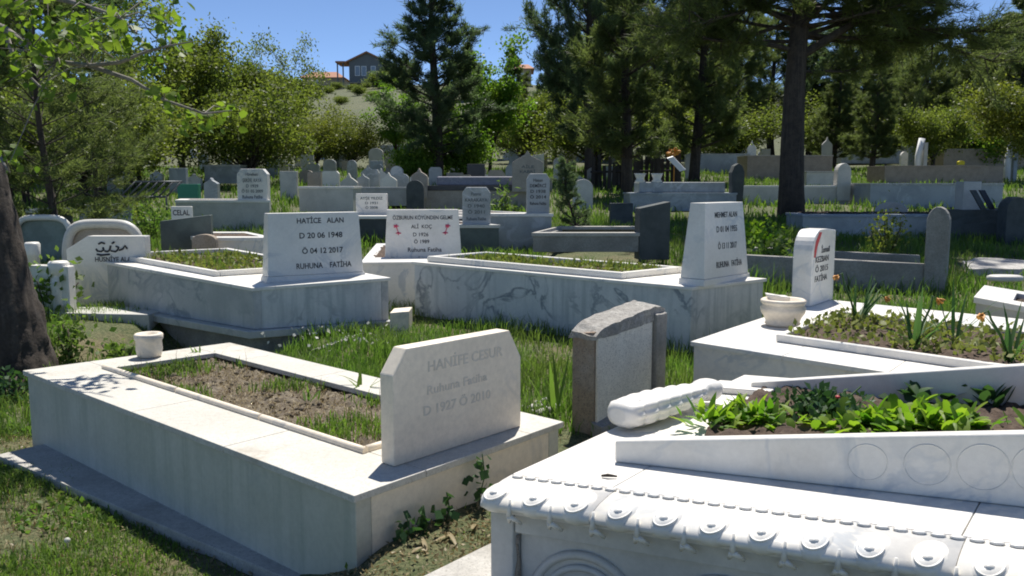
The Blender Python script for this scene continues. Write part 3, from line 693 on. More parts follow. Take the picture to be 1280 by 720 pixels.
#PART2
SHAPES = {
 'flat': [(0, 0), (1, 0), (1, 1), (0, 1)],
 'chamfer': [(0, 0), (1, 0), (1, .85), (.86, 1), (.14, 1), (0, .85)],
 'round': [(0, 0), (1, 0), (1, .72)] + [(.5 + .5 * math.cos(a), .72 + .28 * math.sin(a)) for a in np.linspace(.25, math.pi - .25, 9)] + [(0, .72)],
 'point': [(0, 0), (1, 0), (1, .66), (.86, .74), (.62, .84), (.5, 1), (.38, .84), (.14, .74), (0, .66)],
 'slant': [(0, 0), (1, 0), (1, 1), (0, .86)],
 'narrow': [(0.1, 0), (.9, 0), (1, .75), (.8, .93), (.5, 1), (.2, .93), (0, .75)],
}
def stele(name, label, x0, x1, yt, yb, shape, mat, d=None, th=.12, yaw=0, lines=None, cat='gravestone', group=None, parent=None, ink='ink', sink=.15, part='headstone'):
    xc = (x0 + x1) / 2
    if d is None: d = G(xc, yb).y
    a, b = W(x0, yb, d=d), W(x1, yb, d=d); h = W(xc, yt, d=d).z - a.z; wd = (b - a).length
    u = Vector((math.cos(yaw), math.sin(yaw), 0)); wd = wd / max(math.cos(yaw), .3); n = u.cross(Vector((0, 0, 1)))
    poly = [(p[0] * wd, p[1] * h if p[1] > 0 else -sink) for p in SHAPES[shape]]
    m = MB().plate(poly, a, u, Vector((0, 0, 1)), -n, th).bevel(.012)
    if parent is None:
        o = m.build(name, mat, origin=a); tag(o, label, cat, group); foot([a, b, b + Vector((0, th, 0)), a + Vector((0, th, 0))])
    else: o = m.build(part, mat, parent)
    if lines:
        L_ = [(s_, wd * cu, h * bv, h * hh, wd * ww) for s_, cu, bv, hh, ww in lines]
        inscribe(o, a, u, Vector((0, 0, 1)), L_, M[ink], proud=.003)
    return o
def boxgrave(name, label, x0, x1, yt, yb, walls, top, bed=None, d=None, depth=1.1, skew=0, kerb=None, group=None, hole=(.12, .88, .2, .8), beddz=-.02, slab_t=.05, inset=.02, rise=.0, cat='grave', turn=0):
    xc = (x0 + x1) / 2
    if d is None: d = G(xc, yb).y
    a, b = W(x0, yt, d=d - turn / 2), W(x1, yt, d=d + turn / 2); z0 = W(xc, yb, d=d).z; k = Vector((skew, depth, rise))
    b.z = a.z
    return tomb(name, label, cat, [a, b, b + k, a + k], z0 - .15, hole, walls, top, bed, slab_t=slab_t, inset=inset, kerb=kerb, joints=False, beddz=beddz, group=group)
bedgreen = M['darksoil']
fake = lambda n: [(t, .5, .2 + .17 * (3 - i), .09, ww) for i, (t, ww) in enumerate(n)]

# --- middle distance graves
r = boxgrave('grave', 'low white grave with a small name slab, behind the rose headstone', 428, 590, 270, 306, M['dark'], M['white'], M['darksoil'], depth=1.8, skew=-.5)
stele('x', '', 445, 484, 242, 264, 'flat', M['white'], parent=r, d=r.location.y + -.4, lines=[('AYŞE YILDIZ', .5, .66, .16, .72), ('D 1931', .5, .40, .14, .4), ('Ö 2008', .5, .14, .14, .4)], ink='inkslate')
r = boxgrave('grave', 'grey grave with a chamfered slate grey headstone, nearer of the two chamfered ones', 560, 626, 281, 322, M['darkgreen'], M['pale'], M['darksoil'], depth=1.6, skew=-.8, d=13.2)
stele('x', '', 578, 613, 234, 281, 'chamfer', M['greym'], parent=r, d=13.35, th=.16, lines=[('Fatma', .5, .78, .09, .35), ('KARAKAYA', .5, .62, .09, .8), ('D 1940', .5, .46, .09, .6), ('Ö 2011', .5, .30, .09, .6), ('Ruhuna Fatiha', .5, .12, .09, .7)], ink='inkslate')
r = boxgrave('grave', 'grey marble grave with a tall chamfered headstone of dark lettering, beside the little spruce', 612, 692, 267, 306, M['greym'], M['white'], M['darksoil'], depth=2.0, skew=-1.4, d=14.2)
stele('x', '', 658, 687, 217, 267, 'chamfer', M['greym'], parent=r, d=14.3, th=.18, lines=[('Hasan', .5, .80, .08, .4), ('DEMİRCİ', .5, .66, .08, .7), ('D 1938', .5, .52, .08, .65), ('Ö 2014', .5, .38, .08, .7), ('Ruhuna Fatiha', .5, .22, .08, .7)])
r = boxgrave('grave', 'beige granite grave with black band, mauve marble rim and pointed beige headstone', 527, 664, 232, 262, M['beige'], M['black'], M['darksoil'], depth=1.4, slab_t=.12, kerb=(.18, .22, M['purple']), hole=(.2, .8, .3, .7), d=21)
stele('x', '', 640, 679, 188, 232, 'point', M['beige'], parent=r, d=20.8, th=.3, lines=[('AİLE', .5, .5, .08, .4), ('KABRİ', .5, .36, .08, .5)], ink='inkslate')
stele('x', '', 514, 534, 210, 240, 'point', M['beige'], parent=r, d=20.9, th=.25, part='footstone')
stele('gravestone', 'brown speckled pointed footstone at the left end of the beige granite grave', 508, 530, 225, 262, 'round', M['dark'], d=20.2)
r = boxgrave('grave', 'low kerbed grassy grave with a dark rough headstone at its right end, middle', 664, 800, 291, 302, M['conc'], M['conclt'], None, depth=2.0, skew=.5, hole=(.03, .97, .1, .9), d=12.3)
stele('x', '', 799, 838, 252, 312, 'slant', M['dark'], parent=r, d=12.3, th=.28, yaw=.12)
stele('gravestone', 'short dark square stone in the grass left of the rough dark headstone', 763, 791, 254, 284, 'flat', M['dark'], th=.25)
stele('gravestone', 'round topped mossy gravestone half hidden by the little spruce', 716, 741, 224, 262, 'round', M['pale'], th=.15)
r = boxgrave('grave', 'blue grey marble grave with two small pots on its rim and an upright end stone', 787, 922, 241, 264, M['bluem'], M['bluem'], M['darksoil'], depth=1.3, kerb=(.14, .26, M['greym']), hole=(.15, .85, .25, .75))
stele('x', '', 914, 930, 204, 250, 'narrow', M['dark'], parent=r, d=r.location.y - .6, th=.35)
for x in (800, 821):
    d_ = r.location.y - .35; c = W(x, 229, d=d_)
    pot('stone_pot', 'pale pot at the left corner of the blue grey marble grave' if x == 800 else 'pale pot set inward from the corner pot on the blue grey marble grave', c, [(.10, 0), (.13, .05), (.09, .10), (.13, .2), (.15, .24), (.001, .22)], M['white'])
r = boxgrave('grave', 'grey concrete grave with a white slab top, behind the big pine trunk', 928, 1064, 232, 256, M['pale'], M['white'], M['darksoil'], depth=1.3)
stele('x', '', 1046, 1063, 204, 244, 'round', M['pale'], parent=r, d=r.location.y - .7, th=.3)
boxgrave('grave', 'pale stone planter box grave right of the big pine trunk', 1008, 1048, 214, 236, M['pale'], M['conclt'], M['darksoil'], depth=1.0, hole=(.1, .9, .15, .85), d=29)
r = boxgrave('grave', 'long blue grey marble grave with a broad plain front, far right middle', 1088, 1256, 229, 262, M['bluem'], M['greym'], M['darksoil'], depth=1.5)
r = boxgrave('grave', 'low grave topped with bluish marble slabs and a tall square end pillar, right', 1003, 1210, 268, 300, M['greym'], M['bluem'], M['darksoil'], depth=1.0, hole=(.06, .94, .3, .75), beddz=.02)
stele('x', '', 1200, 1222, 227, 310, 'flat', M['pale'], parent=r, d=r.location.y - .7, th=.3, part='end_pillar')
for k, x in enumerate((1227, 1238)):
    d_ = 15.2; a = W(x, 262, d=d_); m = MB()
    m.hexa([a, a + Vector((.10, 0, 0)), a + Vector((.10, .05, 0)), a + Vector((0, .05, 0))], [p + Vector((-.16, .1, .34)) for p in (a, a + Vector((.10, 0, 0)), a + Vector((.10, .05, 0)), a + Vector((0, .05, 0)))])
    tag(m.bevel(.008).build('stone_plate', M['dark'] if k == 0 else M['black'], origin=a), ('dark grey plate leaning against the tall square end pillar' if k == 0 else 'black plate leaning behind the dark grey plate by the end pillar'), 'stone plate')
MB_ = MB(); c = W(1240, 262, d=15.6)
a = [Vector((-.9, -.2, 0)), Vector((.55, -.2, 0)), Vector((.55, .5, 0)), Vector((-.9, .5, 0))]
tag(MB().hexa([c + p + Vector((0, 0, -.6)) for p in a], [c + p for p in a]).rough(.04, 3, 4).build('low_wall', M['dark'], origin=c), 'dark rough stone ledge under the leaning dark plates', 'low wall')
stele('gravestone', 'dark mossy round stone at the right edge beyond the white table grave', 1256, 1284, 246, 306, 'round', M['dark'], th=.3)
stele('gravestone', 'leaning light concrete stone in the grass, left of the long concrete kerb stone', 1092, 1122, 252, 290, 'round', M['conclt'], th=.18, yaw=-.6)
# concrete kerb grave with upright end stone
d0 = 10.3; a = W(925, 318, d=d0 + .35); b = W(1160, 330, d=d0); z0 = tz(1, 10)
r = thing('grave', 'long grey concrete kerb grave full of tall grass with an upright end stone, right', 'grave', (b.x - 1, b.y, z0)); foot([a, b, b + Vector((0, .15, 0)), a + Vector((0, .15, 0))])
kk = Vector((.02, .13, 0)); up = Vector((0, 0, 1))
MB().hexa([Vector((p.x, p.y, z0 - .4)) for p in (a, b, b + kk, a + kk)], [a, b, b + kk, a + kk]).bevel(.02).rough(.012, 6, 3).build('kerb', M['conc'], r)
K2 = Vector((.5, 1.25, 0)); MB().hexa([Vector((p.x, p.y, z0 - .4)) + K2 for p in (a, b, b + kk, a + kk)], [p + K2 for p in (a, b, b + kk, a + kk)]).bevel(.02).rough(.012, 6, 3).build('kerb', M['conc'], r)
pa = W(1153, 366, d=d0 - .02); pb = pa + Vector((.21, -.13, 0)); uu = (pb - pa); ht = W(1160, 258, d=d0).z - pa.z
uw = uu.length; uu.normalize()
poly = [(0, -.15), (uw, -.15), (uw, ht * .82)] + [(uw * .5 + uw * .5 * math.cos(t), ht * .82 + ht * .18 * math.sin(t)) for t in np.linspace(.2, math.pi - .2, 8)] + [(0, ht * .82)]
nn = uu.cross(up); m = MB().plate(poly, pa, uu, up, nn * -1, .2)
m.bevel(.02).rough(.006, 8, 1).build('end_stone', M['conc'], r)
# white table grave at the right edge
zt = .56; q = [W(1217, 371, zt), W(1330, 392, zt)]; kv = Vector((.55, .85, 0))
r = tomb('grave', 'white marble table grave cut by the right edge of the photo', 'grave', [q[0], q[1], q[1] + kv, q[0] + kv], .02, (.45, .95, .25, .8), M['pale'], M['white'], M['darksoil'], joints=False, slab_t=.05, inset=.03)
c = WT(1256, 351, zt, 0, 0)
tag(MB().lathe([(.14, .002), (.16, .01), (.155, .045), (.13, .055), (.09, .05), (.001, .045)], c, 20, 1.1, .7).build('oval_stone', M['pale'], origin=c), 'flat grey oval stone lying on the white table grave', 'oval stone')
m = MB(); c = G(1240, 340); foot([c + Vector((-.5, -.7, 0)), c + Vector((.8, -.7, 0)), c + Vector((.8, .8, 0)), c + Vector((-.5, .8, 0))]); pts_ = [(-.5, -.35), (.1, -.45), (.7, -.2), (.75, .4), (.2, .75), (-.2, .4)]
m.hexa([c + Vector((x, y, -.2)) for x, y in pts_], [c + Vector((x, y, .10 + .06 * y)) for x, y in pts_])
tag(m.rough(.03, 4, 2).build('flat_rock', M['rubble'], origin=c), 'pale flat rock slab in the grass behind the white table grave', 'flat rock')
# brown granite terraces and posts at far right
boxgrave('grave', 'brown granite grave behind the two white posts, lower one', 1106, 1256, 207, 232, M['brown'], M['brown'], M['darksoil'], depth=1.6)
boxgrave('grave', 'brown granite grave at the right edge, upper one behind the white posts', 1180, 1300, 186, 214, M['brown'], M['beige'], M['darksoil'], depth=1.6)
boxgrave('grave', 'brown granite grave behind the big pine trunk', 934, 1042, 194, 224, M['brown'], M['beige'], M['darksoil'], depth=1.6)
boxgrave('grave', 'slate blue marble grave left of the big pine trunk, far back', 864, 938, 192, 217, M['bluem'], M['greym'], M['darksoil'], depth=1.6)
stele('gravestone', 'ornate white pointed gravestone just left of the big pine trunk', 934, 945, 175, 205, 'point', M['white'], d=40, sink=.9)
stele('gravestone', 'grey carved pointed gravestone right of the big pine trunk', 1027, 1040, 171, 200, 'point', M['pale'], d=40, sink=.9)
stele('gravestone', 'small pale pillar gravestone left of the slate blue marble grave', 856, 867, 191, 220, 'narrow', M['pale'], d=34, sink=.6)
for k, (x, yt, yb) in enumerate(((1146, 173, 226), (1258, 178, 228))):
    p = G(x, yb); h = W(x, yt, d=p.y).z - p.z
    t = thing('white_post', ('slim white marble post leaning right, left of the two' if k == 0 else 'slim white marble post with a dark stripe, right of the two'), 'post', p, group='white posts of the brown granite graves')
    MB().tube([p - up * .2, p + up * h * .6, p + up * h + Vector((.12, 0, 0))], [.13, .12, .13], 4).build('shaft', M['whitepaint'], t)
    MB().hexa([p + Vector((x_, y_, -.1)) for x_, y_ in ((.18, -.1), (.32, -.1), (.32, .1), (.18, .1))], [p + Vector((x_, y_, h * .9)) for x_, y_ in ((.18, -.1), (.32, -.1), (.32, .1), (.18, .1))]).build('backing_stone', M['bluem'] if k else M['pale'], t)
r = boxgrave('grave', 'long pale marble grave with a light slab, far right under the trees', 1052, 1130, 187, 201, M['greym'], M['white'], M['darksoil'], depth=1.6, d=50)
stele('gravestone', 'grey upright gravestone, one of two left of the first white post', 1127, 1135, 173, 200, 'round', M['greym'], d=46, sink=.8)
stele('gravestone', 'darker grey broad gravestone touching the first white post', 1136, 1146, 172, 201, 'round', M['bluem'], d=45, sink=.8)
stele('yellow_wreath', 'small yellow flower wreath on the brown granite grave between the posts', 1198, 1206, 201, 206, 'round', M['yellow'], d=36, th=.15, sink=0, cat='wreath')

# --- left middle
r = boxgrave('grave', 'pale concrete grave with an inscribed white headstone, left behind the veined grave', 218, 338, 250, 292, M['pale'], M['white'], M['darksoil'], depth=1.6, skew=-.5)
dL = r.location.y - .7
stele('x', '', 297, 335, 211, 254, 'chamfer', M['white'], parent=r, d=dL, th=.2, lines=[('Hüvelbaki', .5, .80, .09, .4), ('ŞERİFE  KAYA', .5, .62, .10, .62), ('D 1929', .5, .46, .09, .4), ('Ö 01 05 2009', .5, .31, .09, .7), ('Ruhuna Fatiha', .5, .14, .10, .66)], ink='inkslate')
stele('gravestone', 'dark green square stone with a slanting top, behind the veined grave at left', 202, 262, 269, 322, 'slant', M['darkgreen'], d=11.5, th=.16, yaw=.15)
stele('name_plaque', 'small white name plaque with black letters above the dark green stone', 214, 240, 258, 275, 'flat', M['white'], d=13.2, lines=[('CELAL', .5, .35, .4, .8)], cat='plaque', th=.06)
r = boxgrave('grave', 'low white marble slab grave left of the first battered headstone', 245, 345, 297, 322, M['white'], M['white'], M['darksoil'], depth=1.4, skew=-.8, d=11.2)
stele('gravestone', 'short dark rough stone before the low white slab grave', 240, 270, 293, 318, 'round', M['concbr'], d=10.9)
# arched frames
def arch(name, label, x0, x1, yt, yb, d, w_, mat, back, bar=None):
    a, b = W(x0, yb, d=d), W(x1, yb, d=d); h = W(x0, yt, d=d).z - a.z; wd = (b - a).length; c = (a + b) / 2
    t = thing(name, label, 'gravestone', (c.x, c.y, a.z - .1)); m = MB(); pts_ = []
    for s_ in np.linspace(-1, 1, 25):
        pts_.append(c + Vector((wd / 2 * math.copysign(min(1, abs(math.sin(s_ * math.pi / 2)) ** .8), s_), 0, h * (1 - abs(s_) ** 3.2))))
    m.tube([pts_[0] - up * .4] + pts_ + [pts_[-1] - up * .4], w_, 8); m.build('arch_frame', mat, t)
    m = MB(); vs = [p + Vector((0, .04, 0)) for p in pts_]; lo_ = [vs[0] - up * .4, *vs, vs[-1] - up * .4]
    m.hexa(lo_, [p + Vector((0, .06, 0)) for p in lo_]).build('back_panel', back, t); foot([a, b, b + Vector((0, .2, 0)), a + Vector((0, .2, 0))])
    return t
arch('arched_headstone', 'arched white headstone frame with a grey green panel, far left behind the thin pine', 19, 92, 272, 316, 12.6, .045, M['white'], M['greengrey'])
t = arch('arched_headstone', 'arched grey marble headstone behind the white stone with black script, left', 84, 178, 280, 330, 10.6, .06, M['pale'], M['beige'])
# white stone with script
zb_ = 9.6; a = W(88, 352, d=zb_); b = W(184, 352, d=zb_); h = W(88, 295, d=zb_).z - a.z; wd = (b - a).length
sw = MB().plate([(0, -.3), (wd, -.3), (wd, h), (.22, h), (-.03, h * .70)], a, Vector((1, 0, 0)), up, Vector((0, 1, 0)), .14).bevel(.01)
sw = sw.build('headstone', M['white'], origin=a); tag(sw, 'white marble headstone with black script, left of the grey veined grave', 'gravestone'); foot([a, b, b + Vector((0, .15, 0)), a + Vector((0, .15, 0))])
m = MB(); o_ = a + Vector((wd * .36, -.004, h * .66)); sc_ = .30
strokes = [[(0, .1), (.05, .02), (.18, .0), (.28, .06), (.26, .16)], [(.32, .02), (.42, 0), (.5, .05), (.55, .22)], [(.55, .03), (.72, 0), (.8, .06), (.84, .16), (.74, .2)], [(.86, .05), (1.0, .1), (1.08, .22), (1.16, .1)], [(.1, .28), (.22, .34), (.34, .3)], [(.6, .3), (.7, .36)], [(.02, -.1), (.2, -.13), (.5, -.1)]]
for st_ in strokes: m.tube([o_ + Vector((x * sc_, 0, y * sc_)) for x, y in st_], .011, 5)
m.build('script_lettering', M['ink'], sw)
inscribe(sw, a, Vector((1, 0, 0)), up, [('HÜSNİYE ALAN', wd * .60, h * .44, .055, wd * .52)], M['ink'], proud=.003)
# low white wall with round posts
pw = [W(28, 352, d=9.2), W(86, 356, d=8.9)]; 
r = thing('grave_enclosure', 'low white grave enclosure wall with two round capped posts, far left', 'grave enclosure', (pw[0].x, pw[0].y, tz(pw[0].x, 9) - .1))
hq = W(40, 331, d=9.1).z; gz = tz(pw[0].x, 9) - .1
foot([pw[0], pw[1], pw[1] + Vector((0, 1.2, 0)), pw[0] + Vector((0, 1.2, 0))])
for a, b in ((pw[0] + Vector((-.3, 0, 0)), pw[1]), (pw[0] + Vector((0, 1.3, 0)), pw[1] + Vector((-.2, 1.3, 0)))):
    MB().hexa([Vector((p.x, p.y, gz)) for p in (a, b, b + Vector((0, .14, 0)), a + Vector((0, .14, 0)))], [Vector((p.x, p.y, hq)) for p in (a, b, b + Vector((0, .14, 0)), a + Vector((0, .14, 0)))]).bevel(.01).build('wall', M['white'], r)
for x, y, d_ in ((74, 345, 9.0), (41, 318, 10.4)):
    c = W(x, y, d=d_); c.z = W(x, y + 8, d=d_).z; k = 1 if d_ < 10 else .85
    MB().lathe([(.09 * k, -.5), (.09 * k, .05), (.085, .06), (.085, .09), (.10 * k, .10), (.105 * k, .20), (.085 * k, .225), (.001, .23)], c, 20).build('post', M['white'], r)
MB().quadbox([Vector((p.x, p.y, gz + .16)) for p in (pw[0] + Vector((-.4, -.25, 0)), pw[1] + Vector((.9, -.2, 0)), pw[1] + Vector((.9, .3, 0)), pw[0] + Vector((-.4, .3, 0)))], -.3, 0).bevel(.01).build('plinth', M['pale'], r)
# iron slats grille and small left background stones
t = thing('iron_grille', 'slanted grey iron bar grille among bushes at left', 'grille', G(172, 252))
g0 = W(150, 246, d=17.5)
for k in range(7):
    p = g0 + Vector((k * .155, 0, 0)); MB().tube([p, p + Vector((.30, .05, .30))], .018, 5).build('bar', M['rail'], t)
MB().tube([g0, g0 + Vector((.95, 0, 0))], .022, 5).build('rail', M['rail'], t); MB().tube([g0 + Vector((.3, .05, .3)), g0 + Vector((1.25, .05, .3))], .022, 5).build('rail', M['rail'], t)
for x in (0.02, .93): MB().tube([g0 + Vector((x, 0, .01)), g0 + Vector((x, 0, -.6))], .02, 5).build('leg', M['rail'], t)
for a in [
 ('small slate blue square gravestone, left of the far left grave', 212, 233, 210, 238, 'flat', 'bluem', 26),
 ('dark pointed small gravestone above the pale concrete grave', 255, 272, 222, 244, 'point', 'greym', 21),
 ('green painted low box stone beside the slate blue gravestone', 222, 248, 230, 246, 'flat', 'green', 21.5),
 ('plain pale low gravestone right of the inscribed white headstone', 350, 371, 214, 232, 'flat', 'pale', 25),
 ('rounded slate gravestone, leftmost of the four before the yellow bush', 434, 446, 200, 222, 'round', 'greym', 34),
 ('dark square gravestone before the yellow bush', 463, 479, 201, 222, 'flat', 'bluem', 34),
 ('small dark pointed gravestone low before the yellow bush', 446, 461, 217, 236, 'point', 'greym', 25),
 ('beige round topped gravestone right of the dark square gravestone', 482, 496, 194, 214, 'round', 'beige', 38),
 ('tall pale gravestone behind the dark square gravestone', 461, 479, 185, 208, 'round', 'pale', 40),
 ('grey gravestone farthest left before the yellow bush', 404, 420, 199, 218, 'round', 'greym', 36),
 ('black plaque beside the pine with two trunks', 584, 606, 205, 222, 'flat', 'black', 27),
 ('pale slim gravestone far behind the beige pointed headstone', 692, 706, 197, 216, 'round', 'pale', 34),
 ('white leaning gravestone right of the beige pointed headstone', 664, 680, 192, 212, 'slant', 'white', 38),
 ('grey far gravestone in shade at far left under the pines', 133, 150, 196, 222, 'flat', 'bluem', 27)]:
    stele('gravestone', a[0], a[1], a[2], a[3], a[4], a[5], M[a[6]], d=a[7], sink=.8, th=.2)
boxgrave('grave', 'pale bluish marble grave, far left under the olive trees', 254, 300, 206, 224, M['greym'], M['pale'], M['darksoil'], d=30)
boxgrave('grave', 'pale low kerb grave with orange flowers, right of the inscribed white headstone', 372, 442, 233, 256, M['pale'], M['white'], M['darksoil'], d=19)
boxgrave('grave', 'grey low grave among far stones behind the rose headstone', 440, 512, 234, 250, M['greym'], M['greym'], M['darksoil'], d=22)
boxgrave('grave', 'flat white grave far back left of the twin pine', 474, 512, 181, 192, M['greym'], M['white'], M['darksoil'], d=52)
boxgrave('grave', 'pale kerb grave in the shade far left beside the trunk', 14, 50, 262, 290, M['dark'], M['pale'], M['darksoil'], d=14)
boxgrave('grave', 'grey box grave in the shade beneath the left bushes', 96, 134, 256, 284, M['bluem'], M['greym'], M['darksoil'], d=16)
# dark plank fence
t = thing('plank_fence', 'dark weathered plank fence in the shade of the middle pines', 'fence', W(810, 240, d=29)); k = 0
for x in np.arange(738, 852, 5.2):
    a = W(x, 244, d=29 + .25 * math.sin(x)); h = 1.35 + .18 * math.sin(x * 3.1) - (.25 if x < 765 else 0)
    a.z = tz(a.x, a.y) - .1; lean = .05 * math.sin(x * 7)
    MB().hexa([a, a + Vector((.115, 0, 0)), a + Vector((.115, .03, 0)), a + Vector((0, .03, 0))], [p + Vector((lean, 0, h)) for p in (a, a + Vector((.115, 0, 0)), a + Vector((.115, .03, 0)), a + Vector((0, .03, 0)))]).build('plank', M['wood'], t)
a = W(738, 215, d=29.1); b = W(852, 213, d=29.1)
MB().tube([a, b], .05, 4).build('rail', M['wood'], t)
c = W(834, 198, d=28); m = MB(); e1 = Vector((.42, 0, -.42)); e2 = Vector((.2, .08, .06))
m.hexa([c, c + e1, c + e1 + e2, c + e2], [p + Vector((0, .03, .02)) for p in (c, c + e1, c + e1 + e2, c + e2)])
tag(m.build('white_board', M['whitepaint'], origin=c), 'tilted white board fixed at the right end of the plank fence', 'board')
c = W(843, 190, d=28.6); m = MB(); 
for k in range(14): sph(m, c + Vector((random.uniform(-.22, .22), random.uniform(-.1, .1), random.uniform(-.12, .1))), (Vector((.07, 0, 0)), Vector((0, .07, 0)), Vector((0, 0, .06))), 6, 4)
m.tube([c - up * 1.2, c], .02, 5)
tag(m.build('flower_bunch', M['orange'], origin=c), 'bunch of orange flowers above the white board of the plank fence', 'flower bunch')
# small far stones under the trees (too small to tell apart)
rr = random.Random(5); kinds = ['pale', 'greym', 'white', 'beige', 'bluem']
for k in range(120):
    x = rr.uniform(150, 1250) if k > 60 else rr.uniform(370, 720); d_ = rr.uniform(26, 66) if k > 20 else rr.uniform(24, 34)
    if x > 860: d_ = rr.uniform(44, 66)
    g = Vector(((x - 640) / F * d_, d_, 0)); g.z = tz(g.x, g.y); hh = rr.uniform(.5, 1.0) * (.8 if d_ < 34 else 1); ww = rr.uniform(.35, .6)
    poly = [(p[0] * ww, p[1] * hh if p[1] else -.3) for p in SHAPES[rr.choice(['round', 'flat', 'chamfer', 'point'])]]
    o = MB().plate(poly, g, Vector((1, 0, 0)), up, Vector((0, 1, 0)), .18).build('gravestone', M[rr.choice(kinds)], origin=g)
    tag(o, 'tiny far gravestone standing under the distant trees', 'gravestone', 'tiny far gravestones under the trees')

# ------------------------------------------------------------------ trees
def rotaround(v, axis, a): return Matrix.Rotation(a, 3, axis) @ v
class Tree:
    def __init__(s, seed): s.r = random.Random(seed); s.m = MB(); s.pts = []; s.dirs = []
    def limb(s, p, d, L, r0, n=5, bend=.25, grav=0, r1=.35, seg=5):
        pts = [Vector(p)]; d = Vector(d).normalized(); dirs = [d]
        for i in range(n):
            d = (d + Vector((s.r.gauss(0, bend), s.r.gauss(0, bend), s.r.gauss(0, bend) + grav)) * (1.0 / n) * 1.6).normalized()
            pts.append(pts[-1] + d * L / n); dirs.append(d)
        s.m.tube(pts, [r0 * (1 - (1 - r1) * i / n) for i in range(n + 1)], seg, cap=False)
        return pts, dirs
def needles_mesh(name, P, D, ln, wd, k, mat):
    P = np.repeat(np.array(P), k, 0); D = np.repeat(np.array(D), k, 0); n = len(P)
    d = unit(unit(D) * .75 + rs.normal(size=(n, 3)) * .62 + np.array([0, 0, .12])); s_ = unit(np.cross(d, rs.normal(size=(n, 3))))
    L = ln * rs.uniform(.6, 1.15, (n, 1)); P = P + rs.normal(size=(n, 3)) * ln * .25
    V = np.stack([P - s_ * wd * .5, P + s_ * wd * .5, P + d * L], 1).reshape(-1, 3)
    return np_mesh(name, V, tris=np.arange(n * 3).reshape(-1, 3))
def pine_parts(seed, H, r0, h0, Rm, env, whorls, per=5, ln=.2, wd=.022, k=9, lean=(0, 0), dens=1.45, up0=.25, extra=None):
    T = Tree(seed); r = T.r; P = []; D = []
    tp = [Vector((lean[0] * t * t + .12 * math.sin(t * 5 + seed), lean[1] * t + .1 * math.sin(t * 4 + seed * 2), H * t - .3 * (1 - t))) for t in np.linspace(0, 1, 12)]
    T.m.tube(tp, [r0 * (1.12 if t == 0 else 1) * (1 - .88 * t) + .01 for t in np.linspace(0, 1, 12)], 10)
    at = lambda t: tp[min(int(t * 11), 10)].lerp(tp[min(int(t * 11), 10) + 1], t * 11 - min(int(t * 11), 10))
    jobs = []
    for i in range(whorls):
        t = h0 / H + (1 - h0 / H) * (i + r.uniform(0, .6)) / whorls
        e = env((t - h0 / H) / (1 - h0 / H))
        for j in range(per):
            a = j * 2 * math.pi / per + i * 1.3 + r.uniform(-.4, .4)
            L = Rm * e * r.uniform(.6, 1.15)
            jobs.append((at(min(t, .99)), Vector((math.cos(a), math.sin(a), up0 + .5 * t)), L, r0 * .22 * (1 - .6 * t)))
    if extra: jobs += extra(at)
    for p, d, L, rr_ in jobs:
        pts, ds = T.limb(p, d, L, max(rr_, .012), 6, .22, .10)
        nsub = max(2, int(L * 3.0 * dens))
        for q in range(nsub):
            f = r.uniform(.3, 1); i = min(int(f * 6), 5); b = pts[i].lerp(pts[i + 1], f * 6 - i)
            sd_ = (ds[i] + Vector((r.gauss(0, .7), r.gauss(0, .7), r.gauss(.15, .4)))).normalized(); l2 = L * .28 * r.uniform(.5, 1.3) + .15
            sp, sdr = T.limb(b, sd_, l2, max(rr_ * .35, .007), 3, .25, .1, seg=3)
            for z_ in range(int(5 * dens) + 2):
                g = r.uniform(.25, 1); ii = min(int(g * 3), 2); P.append(sp[ii].lerp(sp[ii + 1], g * 3 - ii)); D.append(sdr[ii + 1])
        for z_ in range(int(4 * dens) + 1): P.append(pts[-1].lerp(pts[-2], r.random())); D.append(ds[-1])
    return T.m.mesh('trunk'), needles_mesh('crown', [tuple(p) for p in P], [tuple(d) for d in D], ln, wd, k, None)
def broad_parts(seed, H, r0, split, Rm, leaf, nl, lobes=7, ratio=.6, vert=.8, clump=.5, droop=0, stems=1):
    T = Tree(seed); r = T.r; C = []
    for s0 in range(stems):
        off = Vector((r.uniform(-.25, .25), r.uniform(-.25, .25), 0)) * (stems > 1)
        tp, td = T.limb(Vector((0, 0, -.2)) + off, (r.uniform(-.1, .1), r.uniform(-.1, .1), 1), split + .2, r0, 5, .12, 0, .75, 9)
        for i in range(lobes):
            a = i * 2.4 + r.uniform(-.4, .4); hf = (i + .5) / lobes
            d = Vector((math.cos(a), math.sin(a), vert + hf * 1.6)); L = (H - split) * r.uniform(.55, .85) * (.7 + .3 * hf)
            L = min(L, Rm / max(.25, Vector((d.x, d.y)).length / d.length))
            pts, ds = T.limb(tp[-1 - (i % 2)], d, L, r0 * .5, 6, .28, .05, .25, 6)
            for q in range(6):
                f = r.uniform(.3, 1); ii = min(int(f * 6), 5); b = pts[ii].lerp(pts[ii + 1], f * 6 - ii)
                p2, d2 = T.limb(b, ds[ii] * .6 + Vector((r.gauss(0, .7), r.gauss(0, .7), r.gauss(.15, .5))), L * r.uniform(.22, .5), r0 * .14, 3, .3, .05, .3, 4)
                C += [(p2[-1], 1), (p2[-2], .8)]
            C.append((pts[-1], 1))
    P = []
    for c, wgt in C:
        n = int(nl / len(C) * wgt * r.uniform(.5, 1.5)); s_ = clump * r.uniform(.6, 1.2)
        P.append(np.array(c) + rs.normal(size=(max(n, 3), 3)) * np.array([s_, s_, s_ * .7]) * .55)
    V, Q = leaves(np.concatenate(P), leaf, ratio, .2, droop)
    return T.m.mesh('trunk'), np_mesh('crown', V, Q)
